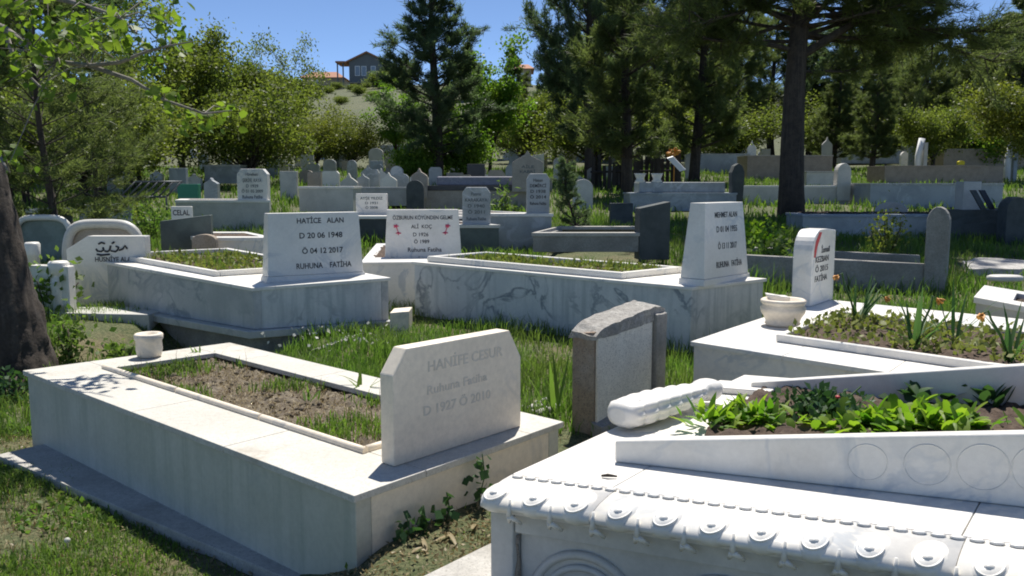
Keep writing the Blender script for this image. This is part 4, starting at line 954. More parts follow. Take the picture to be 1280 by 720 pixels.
def plant_tree(parts, name, label, cat, loc, rz=0, sc=1.0, bark='bark', leaf='pine', group=None, sxy=1.0):
    t = thing(name, label, cat, loc, rz, group); t.scale = (sc * sxy, sc * sxy, sc)
    for nm, me, mt in (('trunk', parts[0], bark), ('crown', parts[1], leaf)):
        if me.users and me.materials and me.materials[0] != M[mt]:
            me = me.copy(); me.materials.clear()
        if not me.materials: me.materials.append(M[mt])
        o = bpy.data.objects.new(nm, me); COL.objects.link(o); o.parent = t
    return t
cone = lambda t: max(.06, (1 - t) ** .75) * min(1, .55 + t * 2.5)
dome = lambda t: max(.15, math.sin(math.pi * min(1, .22 + .78 * t)) ** .7)
PA = pine_parts(1, 9.5, .20, 1.3, 2.4, cone, 19, 6, .23, .032, 9)
PB = pine_parts(2, 9.0, .19, 1.2, 2.5, lambda t: cone(t) * (.75 + .25 * math.sin(t * 21)), 18, 6, .24, .034, 9)
PC = pine_parts(3, 10.5, .22, 1.6, 2.9, dome, 15, 6, .24, .034, 9)
PD = pine_parts(12, 4.2, .055, .7, 1.25, dome, 11, 5, .15, .014, 10)
BA = broad_parts(4, 5.2, .13, 1.1, 2.3, .12, 28000, 8, .55, .5, .62)
BB = broad_parts(5, 4.6, .10, .7, 2.0, .115, 20000, 9, .5, .6, .6, stems=2)
BC = broad_parts(15, 6.4, .13, .9, 1.9, .12, 24000, 11, .5, 1.5, .5)
BP = broad_parts(6, 8.5, .12, 1.2, 1.35, .17, 11000, 9, .75, 2.2, .55)
BS = broad_parts(7, 2.6, .05, .25, 1.5, .13, 9000, 8, .6, .7, .5, stems=2)
def at(px, d): x = (px - CX) / F * d; return (x, d, tz(x, d) - .05)
TR = 'pines of the cemetery'; BR = 'leafy trees of the cemetery'
plant_tree(PA, 'pine_tree', 'conical blue green pine with a straight dark trunk, left of the picture centre', 'pine tree', at(545, 33), .4, .92, leaf='pineblue', group=TR, sxy=1.22)
plant_tree(BP, 'poplar_tree', 'bright green upright tree close behind the conical centre pine', 'tree', at(612, 40), .3, .80, leaf='spring', group=BR)
plant_tree(BP, 'poplar_tree', 'bright green tree peeping out left of the conical centre pine', 'tree', at(498, 44), 2.1, .62, leaf='spring', group=BR, sxy=1.1)
plant_tree(BS, 'bush', 'bright green bush at the foot of the conical centre pine', 'bush', at(578, 34), 1, .95, leaf='spring')
plant_tree(BS, 'bush', 'green bush left of the foot of the conical centre pine', 'bush', at(520, 33), 3, .7, leaf='spring')
plant_tree(PB, 'pine_tree', 'broad dark pine with several straight trunks beside it, right of the centre', 'pine tree', at(778, 26), 1.1, .92, group=TR)
plant_tree(PC, 'pine_tree', 'tall open pine reaching the top of the picture behind the plank fence', 'pine tree', at(735, 34), 2.0, 1.05, leaf='pineblue', group=TR, sxy=.85)
plant_tree(PB, 'pine_tree', 'dense pine between the plank fence and the big pine trunk', 'pine tree', at(870, 33), 3.3, 1.1, group=TR)
plant_tree(BA, 'forked_tree', 'brownish tree with a low forked trunk behind the beige pointed headstone', 'tree', at(664, 44), .5, 1.0, leaf='olive', group=BR, sxy=.7)
plant_tree(PC, 'pine_tree', 'dark pine far behind, left of the big pine trunk', 'pine tree', at(920, 46), .7, .80, group=TR)
plant_tree(PA, 'pine_tree', 'thin shaded pine right of the big pine trunk, first of the back row', 'pine tree', at(1040, 44), 1.7, .58, group=TR, sxy=1.3)
plant_tree(PB, 'pine_tree', 'thin trunked pine in the back row, above the leaning concrete stone', 'pine tree', at(1087, 38), 2.6, .62, group=TR, sxy=1.1)
plant_tree(PC, 'pine_tree', 'dark round pine in the back row, above the first white post', 'pine tree', at(1150, 52), 1.0, .68, group=TR, sxy=1.1)
plant_tree(BA, 'leafy_tree', 'olive green tree with thin trunk between the two white posts', 'tree', at(1160, 40), 2.0, .82, leaf='olive', group=BR)
plant_tree(BS, 'bush', 'light green bush behind the brown granite graves at right', 'bush', at(1190, 44), 2.0, 1.2, leaf='yelgreen')
plant_tree(BS, 'bush', 'darker green bush right behind the right white post', 'bush', at(1235, 43), 4.0, 1.2, leaf='spring')
plant_tree(PA, 'pine_tree', 'tall dark pine at the right edge, upper right corner', 'pine tree', at(1265, 48), 2.2, 1.10, group=TR, sxy=1.2)
plant_tree(PC, 'pine_tree', 'dark pine just left of the right edge pine, standing farther back', 'pine tree', at(1215, 58), 2.9, .80, group=TR, sxy=1.2)
plant_tree(BA, 'leafy_tree', 'yellow green leafy tree cut by the right edge', 'tree', at(1283, 33), 2.0, 1.0, leaf='yelgreen', group=BR)
plant_tree(PB, 'pine_tree', 'far dark pine seen under the right limb of the big pine', 'pine tree', at(1105, 62), .2, 1.0, group=TR, sxy=1.2)
plant_tree(PC, 'pine_tree', 'far dark pine left of centre of the pine group behind the plank fence', 'pine tree', at(810, 52), 4.0, 1.1, group=TR, sxy=1.1)
plant_tree(PA, 'pine_tree', 'far pine rising left of the open tall pine, right of the bright green tree', 'pine tree', at(692, 56), 4.4, .85, leaf='pineblue', group=TR)
for px, d_, k, sc_, lab in ((640, 60, 0, .75, 'back row pine right of the bright green tree'), (715, 62, 1, 1.0, 'back row pine left behind the plank fence'), (760, 58, 2, .95, 'back row pine behind the left half of the plank fence'), (850, 60, 0, 1.05, 'back row pine behind the white board of the plank fence'), (895, 56, 1, .8, 'back row pine just left of the slate blue grave'), (960, 62, 2, .95, 'back row pine hidden partly by the big trunk, left side'), (1010, 60, 1, .98, 'back row pine close right of the big trunk'), (1055, 58, 2, .92, 'back row pine right of the big trunk, lower one'), (1130, 64, 0, 1.05, 'back row pine behind the first white post'), (1180, 66, 1, .9, 'back row pine behind the brown granite graves'), (1245, 64, 2, .95, 'back row pine behind the right white post'), (1300, 60, 1, 1.2, 'back row pine at the right edge of the picture'), (560, 62, 1, .55, 'back row pine behind the conical centre pine'), (1090, 70, 2, 1.0, 'farthest back row pine right of the big trunk'), (1350, 52, 0, 1.0, 'back row pine just beyond the right edge')):
    plant_tree((PA, PB, PC)[k], 'pine_tree', 'dense dark ' + lab, 'pine tree', at(px, d_), px * .7, sc_, leaf=('pine', 'pineblue')[px % 2], group=TR, sxy=1.35)
for px, d_, sc_, lf, lab in ((735, 40, 1.0, 'olive', 'olive green broad tree low behind the plank fence'), (905, 42, .9, 'olive', 'olive green broad tree low left of the big trunk'), (1035, 54, 1.0, 'olive', 'olive green broad tree low right of the big trunk'), (1110, 56, 1.0, 'olive', 'olive green broad tree behind the first white post'), (1225, 52, 1.1, 'olive', 'olive green broad tree behind the right white post'), (650, 52, .9, 'olive', 'olive green broad tree behind the forked tree'), (845, 46, 1.0, 'olive', 'olive green broad tree behind the white board')):
    plant_tree(BB, 'leafy_tree', lab, 'tree', at(px, d_), px * .3, sc_, leaf=lf, group=BR, sxy=1.3)
# left side
plant_tree(BB, 'leafy_tree', 'shaded olive green tree behind the thin near pine', 'tree', at(110, 25), 1.2, .95, leaf='olive', group=BR, sxy=1.2)
plant_tree(BC, 'leafy_tree', 'olive green tree between the airy tall one and the hill houses', 'tree', at(285, 42), 2.9, .98, leaf='olive', group=BR, sxy=1.1)
plant_tree(BB, 'leafy_tree', 'shaded olive green tree at the left edge behind the trunk', 'tree', at(25, 22), 2.2, .9, leaf='olive', group=BR, sxy=1.2)
plant_tree(BB, 'leafy_tree', 'large olive green tree with a low dark trunk, left middle', 'tree', at(305, 31), .5, .98, leaf='olive', group=BR, sxy=1.15)
plant_tree(BC, 'leafy_tree', 'airy tall olive green tree against the sky, left', 'tree', at(232, 34), 1.5, 1.2, leaf='olive', group=BR)
plant_tree(BB, 'leafy_tree', 'olive green tree filling the gap left of the airy tall one', 'tree', at(176, 29), 2.6, .95, leaf='olive', group=BR, sxy=1.1)
plant_tree(BC, 'leafy_tree', 'grey green tree against the sky, nearest the hill houses', 'tree', at(338, 38), 4.0, 1.02, leaf='olive', group=BR, sxy=.85)
plant_tree(BB, 'bush', 'yellow green bush below the hill houses, left one', 'bush', at(392, 46), .5, .80, leaf='yelgreen', sxy=1.3)
plant_tree(BB, 'bush', 'yellow green bush below the hill houses, right one', 'bush', at(446, 44), 3.5, .72, leaf='yelgreen', sxy=1.3)
plant_tree(PC, 'pine_tree', 'tall dark pine rising out of the top left corner', 'pine tree', at(85, 34), 2.4, 1.05, leaf='pineblue', group=TR, sxy=1.2)
plant_tree(PB, 'pine_tree', 'dark pine behind the thin near pine, at the left edge', 'pine tree', at(18, 27), .9, .8, group=TR)
plant_tree(PD, 'pine_tree', 'young bushy pine with a thin trunk in front at left, hiding the arched headstone', 'pine tree', at(66, 13.2), 1.9, .92, group=TR, sxy=1.25)
plant_tree(PD, 'pine_tree', 'feathery young pine overhanging the iron grille, left', 'pine tree', at(118, 15.5), .9, .85, group=TR)
PS = pine_parts(13, 1.5, .025, .05, .42, cone, 12, 5, .06, .009, 10, dens=1.4)
plant_tree(PS, 'spruce_sapling', 'little spruce sapling in the grass left of the dark square stone', 'sapling', at(714, 14.6), 0, .98, leaf='pineblue')
# big pine
def big_extra(atf):
    J = []
    for h, d, L, r_ in ((3.75, (1, -.15, .72), 4.2, .11), (4.15, (1, .1, .38), 3.0, .06), (3.9, (-1, -.1, .12), 2.8, .06), (4.5, (-1, .2, .3), 3.4, .07), (4.9, (-.9, -.5, .1), 3.2, .06), (5.2, (1, -.5, .15), 3.8, .07), (5.0, (.8, .6, .2), 3.4, .06), (3.5, (.9, .3, -.02), 2.3, .04),
                        (4.2, (.9, .4, .05), 3.2, .05), (4.6, (1, -.3, .02), 3.6, .06), (4.4, (.7, -.7, .1), 2.6, .05), (4.1, (-.8, .5, .05), 2.8, .05), (4.7, (-.7, -.6, .0), 2.8, .05), (5.0, (1, 0, 0), 3.9, .06), (5.3, (.9, .3, -.05), 4.0, .06), (5.4, (-1, 0, -.05), 3.8, .06), (5.6, (.6, -.8, -.1), 3.2, .05), (4.8, (.95, .15, -.12), 3.3, .05), (4.3, (1, .1, -.22), 3.2, .05), (4.7, (1, -.2, -.28), 3.9, .05), (5.0, (.9, .3, -.26), 4.3, .05), (5.3, (1, 0, -.34), 4.6, .05), (4.6, (-1, .1, -.25), 3.2, .05), (5.1, (-.9, -.4, -.3), 3.8, .05)):
        J.append((atf(h / 11.0), Vector(d), L, r_))
    return J
PX = pine_parts(21, 11, .29, 4.3, 4.2, dome, 13, 5, .20, .017, 11, lean=(1.5, 0), dens=2.4, up0=.0, extra=big_extra)
plant_tree(PX, 'pine_tree', 'big pine with a thick bare trunk and a spreading crown, right of the centre', 'pine tree', at(981, 19.6), 0, 1.0, group=TR)

# near tree at the far left with overhanging spring branches
t = thing('near_tree', 'thick dark trunk at the left edge with drooping fresh green branches', 'tree', (-4.10, 6.9, 0)); foot([(-4.6, 6.4), (-3.8, 6.4), (-3.8, 7.4), (-4.6, 7.4)])
TB = Tree(32); T = Tree(31); tp = [Vector(p) for p in ((-4.08, 6.9, -.2), (-4.12, 6.9, .25), (-4.19, 6.92, .8), (-4.31, 6.95, 1.5), (-4.5, 7.0, 2.3), (-4.7, 7.0, 3.2), (-4.9, 6.9, 4.4))]
fine = []; fr = []
for i in range(6):
    for f in np.linspace(0, 1, 12, endpoint=False): fine.append(tp[i].lerp(tp[i + 1], f)); fr.append((1 - f) * (.40, .31, .265, .25, .23, .2)[i] + f * (.31, .265, .25, .23, .2, .14)[i])
T.m.tube(fine, fr, 64)
for v_ in T.m.bm.verts:
    c_ = v_.co; ax_ = min(fine, key=lambda p: abs(p.z - c_.z)); o_ = Vector((c_.x - ax_.x, c_.y - ax_.y, 0)); n_ = abs(noise.noise(Vector((c_.x * 13, c_.y * 13, c_.z * 2.2)))) + .5 * abs(noise.noise(Vector((c_.x * 30, c_.y * 30, c_.z * 6))))
    v_.co = c_ + o_ * (.16 * n_ - .05)
def chain(pxd, r0, r1=.3):
    pts = [W(x, y, d=d_) for x, y, d_ in pxd]; n = len(pts)
    T.m.tube(pts, [r0 * (1 - (1 - r1) * i / (n - 1)) for i in range(n)], 7); return pts
b1 = [tp[4]] + [W(x, y, d=d_) for x, y, d_ in ((-60, 10, 6.2), (5, 35, 5.8), (40, 60, 5.6), (72, 77, 5.5), (112, 82, 5.4), (150, 78, 5.3), (185, 64, 5.2), (212, 57, 5.2), (240, 52, 5.1))]
TB.m.tube(b1, [.05, .028, .022, .019, .016, .014, .012, .009, .006, .003], 7)
b2 = [b1[1], W(0, -20, d=5.8), W(60, -5, d=5.6), W(110, 8, d=5.4), W(150, 22, d=5.3), W(170, 42, d=5.2)]
TB.m.tube(b2, [.03, .024, .02, .015, .01, .005], 6)
b3 = [b1[2], W(20, 80, d=5.8), W(50, 108, d=5.8), W(62, 112, d=5.7)]; TB.m.tube(b3, [.018, .013, .008, .004], 6)
b4 = [tp[5], W(10, -60, d=5.5), W(120, -30, d=5.2), W(190, -8, d=5.1), W(212, -1, d=5.1)]; TB.m.tube(b4, [.05, .03, .018, .01, .004], 6)
b5 = [b1[5], W(165, 100, d=5.4), W(205, 125, d=5.4), W(255, 142, d=5.3), W(290, 138, d=5.3)]; TB.m.tube(b5, [.016, .013, .010, .007, .003], 6)
b6 = [tp[3], W(-10, 180, d=6.3), W(5, 205, d=6.1), W(12, 216, d=6)]; TB.m.tube(b6, [.03, .02, .01, .004], 6)
LP = []
cl = [(20, 10, 12), (48, 8, 8), (8, 38, 8), (40, 28, 10), (66, 40, 14), (82, 48, 12), (60, 20, 8), (112, 26, 12), (130, 14, 10), (142, 22, 8), (154, 16, 8), (155, 36, 10), (172, 44, 8), (140, 48, 9), (120, 42, 7), (100, 55, 8), (52, 62, 8), (75, 80, 9), (84, 84, 6), (22, 88, 10), (48, 110, 10), (56, 104, 6), (10, 102, 6), (203, 20, 9), (212, 30, 8), (205, 42, 6), (218, 50, 6), (190, 76, 8), (208, 115, 9), (230, 143, 10), (262, 152, 10), (280, 135, 8), (247, 148, 6), (212, 1, 7), (204, -6, 8), (12, 204, 12), (4, 190, 8), (30, 50, 8), (96, 36, 8), (160, 60, 7), (90, 10, 9), (0, 60, 9), (0, 10, 9), (125, 60, 7)]
for x, y, n in cl:
    c = W(x, y, d=5.35 + .25 * math.sin(x * 1.7 + y)); LP += [c + Vector((random.gauss(0, .05), random.gauss(0, .09), random.gauss(0, .045))) for _ in range(int(n * 1.3))]
    near_ = min((p for b in (b1, b2, b3, b4, b5, b6) for p in b), key=lambda p: (p - c).length)
    TB.m.tube([near_, near_.lerp(c, .5) + Vector((0, 0, .03)), c], [.005, .004, .002], 4, cap=False)
link('trunk', T.m.mesh('trunk'), M['bark'], t); link('branches', TB.m.mesh('branches'), M['palebark'], t)
V, Q = leaves2(np.array([tuple(p) for p in LP]), .068)
up_ = np.array([-4.9, 7.8, 4.9]) + rs.normal(size=(2600, 3)) * np.array([.75, .65, .45]); up_ = up_[up_[:, 2] > 3.9]
V2_, Q2_ = leaves2(up_, .12); link('crown', np_mesh('crown', np.concatenate([V, V2_]), np.concatenate([Q, Q2_ + len(V)])), M['near'], t)

# hill buildings
def house(name, label, px0, px1, yt, yb, d, roof_h, wall, depth=9, windows=(), porch=None, flat=False):
    a, b = W(px0, yb, d=d), W(px1, yb, d=d); h = W(px0, yt, d=d).z - a.z; r = thing(name, label, 'house', a - up * 1); wd = b.x - a.x
    k = Vector((0, depth, 0)); q = [a, b, b + k, a + k]
    MB().hexa([p - up * 4 for p in q], [p + up * h for p in q]).build('wall', wall, r)
    m = MB(); e = .7; top = [Vector((-e, -e, h)), Vector((wd + e, -e, h)), Vector((wd + e, depth + e, h)), Vector((-e, depth + e, h))]
    rd = [Vector((wd * .5, -e, h + roof_h)), Vector((wd * .5, depth + e, h + roof_h))]
    if flat: rd = [Vector((wd * .2, depth * .4, h + roof_h)), Vector((wd * .8, depth * .4, h + roof_h))]
    tpz = [a + p for p in top]; rr_ = [a + p for p in rd]
    if flat:
        for f in ((0, 1, 'b', 'a'), (1, 2, 'b'), (2, 3, 'a', 'b'), (3, 0, 'a')): m.face([rr_['ab'.index(i)] if isinstance(i, str) else tpz[i] for i in f])
    else:
        dn = up * -.35
        for f in ([tpz[0], rr_[0], rr_[1], tpz[3]], [tpz[1], tpz[2], rr_[1], rr_[0]]): m.hexa([p + dn for p in f], f)
        g_ = MB(); g_.hexa([a + up * h, b + up * h, a + Vector((wd * .5, 0, h + roof_h * .9))], [p + Vector((0, .3, 0)) for p in (a + up * h, b + up * h, a + Vector((wd * .5, 0, h + roof_h * .9)))]); g_.build('gable', wall, r)
    if flat: m.face(tpz)
    bmesh.ops.remove_doubles(m.bm, verts=m.bm.verts[:], dist=.001)
    m.build('roof', M['tile'], r)
    for (u0, u1, v0, v1) in windows:
        o = a + Vector((wd * u0, -.05, h * v0)); ww, hh = wd * (u1 - u0), h * (v1 - v0)
        wf = MB().hexa([o, o + Vector((ww, 0, 0)), o + Vector((ww, .1, 0)), o + Vector((0, .1, 0))], [o + Vector((0, 0, hh)), o + Vector((ww, 0, hh)), o + Vector((ww, .1, hh)), o + Vector((0, .1, hh))]).build('window', M['whitepaint'], r)
        o = o + Vector((.12, -.02, .12)); MB().hexa([o, o + Vector((ww - .24, 0, 0)), o + Vector((ww - .24, .05, 0)), o + Vector((0, .05, 0))], [p + Vector((0, 0, hh - .24)) for p in (o, o + Vector((ww - .24, 0, 0)), o + Vector((ww - .24, .05, 0)), o + Vector((0, .05, 0)))]).build('pane', M['glass'], wf)
    return r, a, wd, h
r, a, wd, h = house('hill_house', 'grey gabled house with a porch on top of the hill', 437, 482, 77, 114, 205, 2.3, M['wallgrey'], windows=((.16, .30, .52, .85), (.34, .48, .52, .85), (.6, .74, .52, .85)))
for x in (-2.6, -1.3): MB().tube([a + Vector((x, -.5, -2)), a + Vector((x, -.5, h * .93))], .18, 6).build('porch_post', M['wallgrey'], r)
MB().quadbox([a + Vector((-3, -1, h)), a + Vector((-.75, -1, h)), a + Vector((-.75, 6, h)), a + Vector((-3, 6, h))], -.35, 0).build('porch_roof', M['tile'], r)
MB().quadbox([a + Vector((0, -1.6, h * .28)), a + Vector((wd, -1.6, h * .28)), a + Vector((wd, -.1, h * .28)), a + Vector((0, -.1, h * .28))], -.25, 0).build('balcony', M['walltan'], r)
house('hill_house', 'low tan house with a red hipped roof left of the porch house', 378, 428, 97, 110, 215, 1.8, M['walltan'], flat=True, windows=((.3, .4, .3, .8),))
house('hill_house', 'red roofed house among the trees at far left', 98, 142, 146, 166, 120, 2.4, M['walltan'], flat=True)
house('hill_house', 'red roofed house glimpsed between the bright green tree and the pines', 646, 664, 86, 112, 190, 1.4, M['walltan'], flat=True, windows=((.3, .5, .5, .8),))
for k, (px, d_, sc_) in enumerate(((372, 196, 1.5), (398, 196, .8), (425, 197, .8), (462, 198, .6), (352, 190, 1.6), (480, 188, 1.6), (500, 195, 2.2), (330, 185, 2.0))):
    plant_tree(BS, 'hill_bush', ['dark bush on the hill crest left of the red hipped roof', 'bush on the hill crest below the red hipped roof', 'bush on the hill crest below the porch', 'bush on the hill crest below the porch house', 'bush on the hill crest beside the grey green tree', 'tall bush at the right foot of the porch house', 'tall bush right of the porch house behind the centre pine', 'tall bush on the hill behind the grey green tree'][k], 'bush', at(px, d_), k, sc_, leaf='olive', sxy=1.5)
for k, (px, d_, sc_) in enumerate(((378, 130, .7), (402, 150, .7), (430, 125, .6), (452, 155, .8), (470, 135, .7), (415, 172, .7), (388, 178, .8), (445, 180, .7))):
    plant_tree(BS, 'hill_bush', 'scattered olive green scrub bush on the open hill slope below the houses', 'bush', at(px, d_), k * 2, sc_, leaf='olive', group='scrub on the open hill slope', sxy=1.4)
rr = random.Random(9)
for k in range(34):                              # scrub on the hill slope and the far wood
    px = rr.uniform(-200, 1500); d_ = rr.uniform(95, 185)
    if 355 < px < 480 or 860 < px < 1260 or 590 < px < 700: continue
    plant_tree((PA, PC, BA, BB)[k % 4], 'hill_tree', 'distant tree on the hill slope behind the cemetery trees', 'tree', at(px, d_), k, rr.uniform(.8, 1.3), leaf=('pine', 'pineblue', 'olive', 'olive')[k % 4], group='distant trees on the hill slope', sxy=1.3)

# ------------------------------------------------------------------ grass and small plants
foot([G(95, 404), G(340, 446), G(420, 440), G(330, 462), G(200, 458), G(70, 452)])
def scatter(n, y0, y1, xk=.66, keep=None, margin=.02):
    y = np.sqrt(rs.uniform(y0 ** 2, y1 ** 2, n)); x = rs.uniform(-1, 1, n) * (y * xk + .8)
    P = np.stack([x, y], 1); ok = np.ones(len(P), bool)
    for f in FOOT: ok &= ~inside(P, f)
    if keep is not None: ok &= keep(P)
    P = P[ok]; return np.concatenate([P, TZ(P[:, 0], P[:, 1])[:, None] - .01], 1)
def nz(P, s_, o=0): return np.sin(P[:, 0] * s_ + 1.3 * np.sin(P[:, 1] * s_ * .8 + o)) * np.sin(P[:, 1] * s_ * 1.1 + .9 * np.sin(P[:, 0] * s_ * .7 + 2 * o))
def grass(name, label, P, ln, wd, lean, mat):
    l = ln * rs.uniform(.45, 1.25, len(P)); l *= .75 + .4 * nz(P, 2.1, 1)
    V, q, t_ = blades(P, l, wd, lean); tag(link(name, np_mesh(name, V, q, t_), mat), label, 'grass', kind='stuff')
near = scatter(190000, 1.6, 5.2, keep=lambda P: (P[:, 0] < -.55))
near = near[(nz(near, 2.6) + .35 * nz(near, 7, 2) + rs.uniform(-.5, .5, len(near))) > -.45]
grass('grass', 'short patchy grass in front of the left grave', near, .085, .005, 1.1, M['grass'])
dry = scatter(60000, 1.6, 5.2, keep=lambda P: (P[:, 0] < 1))
grass('dry_grass', 'dry straw and dead blades on the bare soil around the front left grave', dry, .05, .004, 1.6, M['drygrass'])
wl = scatter(26000, 1.6, 5.2, keep=lambda P: P[:, 0] < -.55); wl = wl[nz(wl, 3.3, 4) > .1]; V, Q = leaves(wl + np.array([0, 0, .02]), .034, .6, .5)
tag(link('weeds', np_mesh('weeds', V, Q), M['lush']), 'small broad leaved weeds among the lawn grass at lower left', 'weeds', kind='stuff')
wl = scatter(9000, 1.6, 5.2, keep=lambda P: P[:, 0] < -.55); V, Q = leaves(wl + np.array([0, 0, .02]), .022, .5, 0)
tag(link('leaf_litter', np_mesh('leaf_litter', V, Q), M['drygrass']), 'pale leaf litter in the lawn at lower left', 'leaf litter', kind='stuff')
mid = scatter(52000, 5.0, 9.5)
grass('grass', 'tall lush grass between the front graves and the veined graves', mid, .21, .008, .8, M['lush'])
c = G(560, 425)
bed = scatter(26000, 4.6, 7.6, keep=lambda P: ((P[:, 0] + .45) / 1.1) ** 2 + ((P[:, 1] - 6.2) / 1.3) ** 2 < 1 + .3 * nz(P, 5))
grass('grass', 'dense overgrown grass plot behind the chamfered headstone', bed, .29, .007, .9, M['lush'])
m2 = scatter(60000, 9.3, 19)
grass('grass', 'sunny grass around the middle graves', m2, .25, .015, .8, M['lush'])
m3 = scatter(42000, 18, 45)
grass('grass', 'grass among the far graves', m3, .30, .035, .8, M['grass'])
conc_in = scatter(9000, 10, 12.2, keep=lambda P: (P[:, 0] > 2.6) & (P[:, 0] < 5.4))
grass('grass', 'tall grass inside the concrete kerb grave', conc_in, .40, .010, .7, M['lush'])
gg = scatter(6000, 2.2, 4.6, keep=lambda P: (P[:, 0] > -.6) & (P[:, 0] < 1.2))
grass('grass', 'sparse grass in the narrow gap beside the front left grave', gg[rs.uniform(size=len(gg)) < .45], .07, .005, .9, M['grass'])

def strip_leaf(mb, p, d, L, wd, bend, n=4, rnd=False):
    """a broad leaf with a midrib fold"""
    d = Vector(d).normalized(); s_ = d.cross(Vector((0, 0, 1)))
    s_ = s_.normalized() if s_.length > 1e-3 else Vector((1, 0, 0)); prev = None
    for i in range(n + 1):
        t = i / n; w_ = wd * math.sin(math.pi * min(1, .12 + .88 * t) ** .85) * .5 + .0008
        if rnd: w_ = wd * .5 * math.sqrt(math.sin(math.pi * (.05 + .91 * t ** .8)))
        c_ = mb.bm.verts.new(p); l_ = mb.bm.verts.new(p + s_ * w_ + Vector((0, 0, w_ * .35))); r_ = mb.bm.verts.new(p - s_ * w_ + Vector((0, 0, w_ * .35)))
        if prev:
            for f in ((prev[0], prev[1], l_, c_), (prev[2], prev[0], c_, r_)): mb.bm.faces.new(f).smooth = True
        prev = (c_, l_, r_); d = (d - Vector((0, 0, bend / n))).normalized(); p = p + d * L / n
def rosette(name, label, cat, c, n, L, wd, mat, el=(.3, 1.1), bend=.8, spread=.05, group=None, rnd=False):
    m = MB()
    for i in range(n):
        a = random.uniform(0, 6.28); e = random.uniform(*el)
        p = c + Vector((random.gauss(0, spread), random.gauss(0, spread), random.uniform(-.01, .02)))
        strip_leaf(m, p, (math.cos(a) * math.cos(e), math.sin(a) * math.cos(e), math.sin(e)), L * random.uniform(.6, 1.25), wd * random.uniform(.7, 1.2), bend * random.uniform(.3, 1.3), 7 if rnd else 4, rnd)
    return tag(m.build(name, mat, origin=c), label, cat, group)
def s2(u, v): return BL(SOIL2, u, v, .035)
for k, (px, py, lab) in enumerate(((893, 538, 'at the left end'), (930, 530, 'second from the left end'), (955, 536, 'left of the dark green plant'))):
    c = P2(px, py) + N2 * .03
    rosette('leafy_plant', 'yellow green pointed leafy plant in the wedge planter, ' + lab, 'plant', c, 60, .075, .024, M['bedleaf'], (.25, 1.3), .7, .05, 'yellow green plants in the wedge planter')
for k, (px, py, lab, n, L) in enumerate(((1085, 545, 'just right of the dark green plant', 26, .125), (1125, 543, 'in the middle of the right half', 24, .12), (1165, 540, 'second from the right end', 24, .13), (1205, 545, 'at the right end', 20, .12), (1055, 548, 'below the dark green plant', 18, .09))):
    c = P2(px, py) + N2 * .03
    rosette('leafy_plant', 'fresh green broad leafy plant in the wedge planter, ' + lab, 'plant', c, n * 3, L * .62, .040, M['bedleaf'], (.3, 1.35), .8, .06, 'fresh green plants in the wedge planter', True)
c = P2(1030, 530) + N2 * .02
t = thing('dark_shrub', 'dark green bushy plant with a red flower in the wedge planter', 'plant', c); pp = np.array(c) + rs.normal(size=(420, 3)) * np.array([.07, .07, .022]) + np.array([0, 0, .05])
V, Q = leaves(pp, .034, .7, .3); link('foliage', np_mesh('foliage', V, Q), M['beddark'], t)
m = MB(); 
for k in range(6): m.tube([c, c + Vector((random.gauss(0, .06), random.gauss(0, .06), .12))], .003, 4)
m.build('stem', M['beddark'], t)
m = MB(); sph(m, c + Vector((.02, -.07, .10)), (Vector((.009, 0, 0)), Vector((0, .009, 0)), Vector((0, 0, .006))), 8, 5); m.build('flower', M['red'], t)
for k, (px, py) in enumerate(((1195, 508), (1150, 512), (1230, 515))):
    c = P2(px, py) + N2 * .03
    rosette('leafy_plant', ['dark round leafed plant behind the fresh green ones, middle', 'dark round leafed plant behind the fresh green ones, left', 'dark round leafed plant behind the fresh green ones, right'][k], 'plant', c, 12, .10, .05, M['beddark'], (.5, 1.3), .5, .03)
# daffodil bed
q5 = sub(T5, .22, .96, .17, .63, .03); n5 = 2000
uv = rs.uniform(size=(n5, 2)); P = np.array([tuple(BL(q5, a, b, .012)) for a, b in uv]); P = P[(nz(P, 6) + rs.uniform(-.7, .7, len(P))) > -.25]; P[:, 2] += rs.uniform(0, .05, len(P))
V, Q = leaves(P, .042, .7, .5); tag(link('seedlings', np_mesh('seedlings', V, Q), M['seed']), 'pale green seedlings covering the daffodil bed', 'seedlings', kind='stuff')
for qq, lab, mt, n_, du in ((T3, 'green and yellow ground cover in the bed of the left veined grave', 'seed', 1500, (.32, .91)), (T4, 'yellow green ground cover in the bed of the long veined grave', 'seed', 1900, (.28, .92))):
    uv = rs.uniform(size=(n_, 2)); P = np.array([tuple(BL(qq, du[0] + (du[1] - du[0]) * a, .19 + .62 * b, .01)) for a, b in uv]); P[:, 2] += rs.uniform(0, .04, len(P)); P = P[(nz(P, 5) + rs.uniform(-.8, .8, len(P))) > -.3]
    V, Q = leaves(P, .05, .6, .6); tag(link('seedlings', np_mesh('seedlings', V, Q), M[mt]), lab, 'seedlings', kind='stuff')
    V, q_, t_ = blades(P[::3], rs.uniform(.04, .12, len(P[::3])), .008, .8); tag(link('weeds', np_mesh('weeds', V, q_, t_), M['grass']), 'thin weeds in ' + lab[-33:], 'weeds', kind='stuff')
DF = [(1072, 408, 14, [(1107, 372), (1047, 345)], 'left clump of daffodils beside the curved headstone'), (1143, 437, 12, [(1172, 374)], 'middle clump of daffodils with one drooping flower'), (1262, 452, 8, [(1228, 393)], 'right clump of daffodils with a bowed stem'), (1190, 432, 7, [], 'flowerless daffodil tuft between the middle and right clumps')]
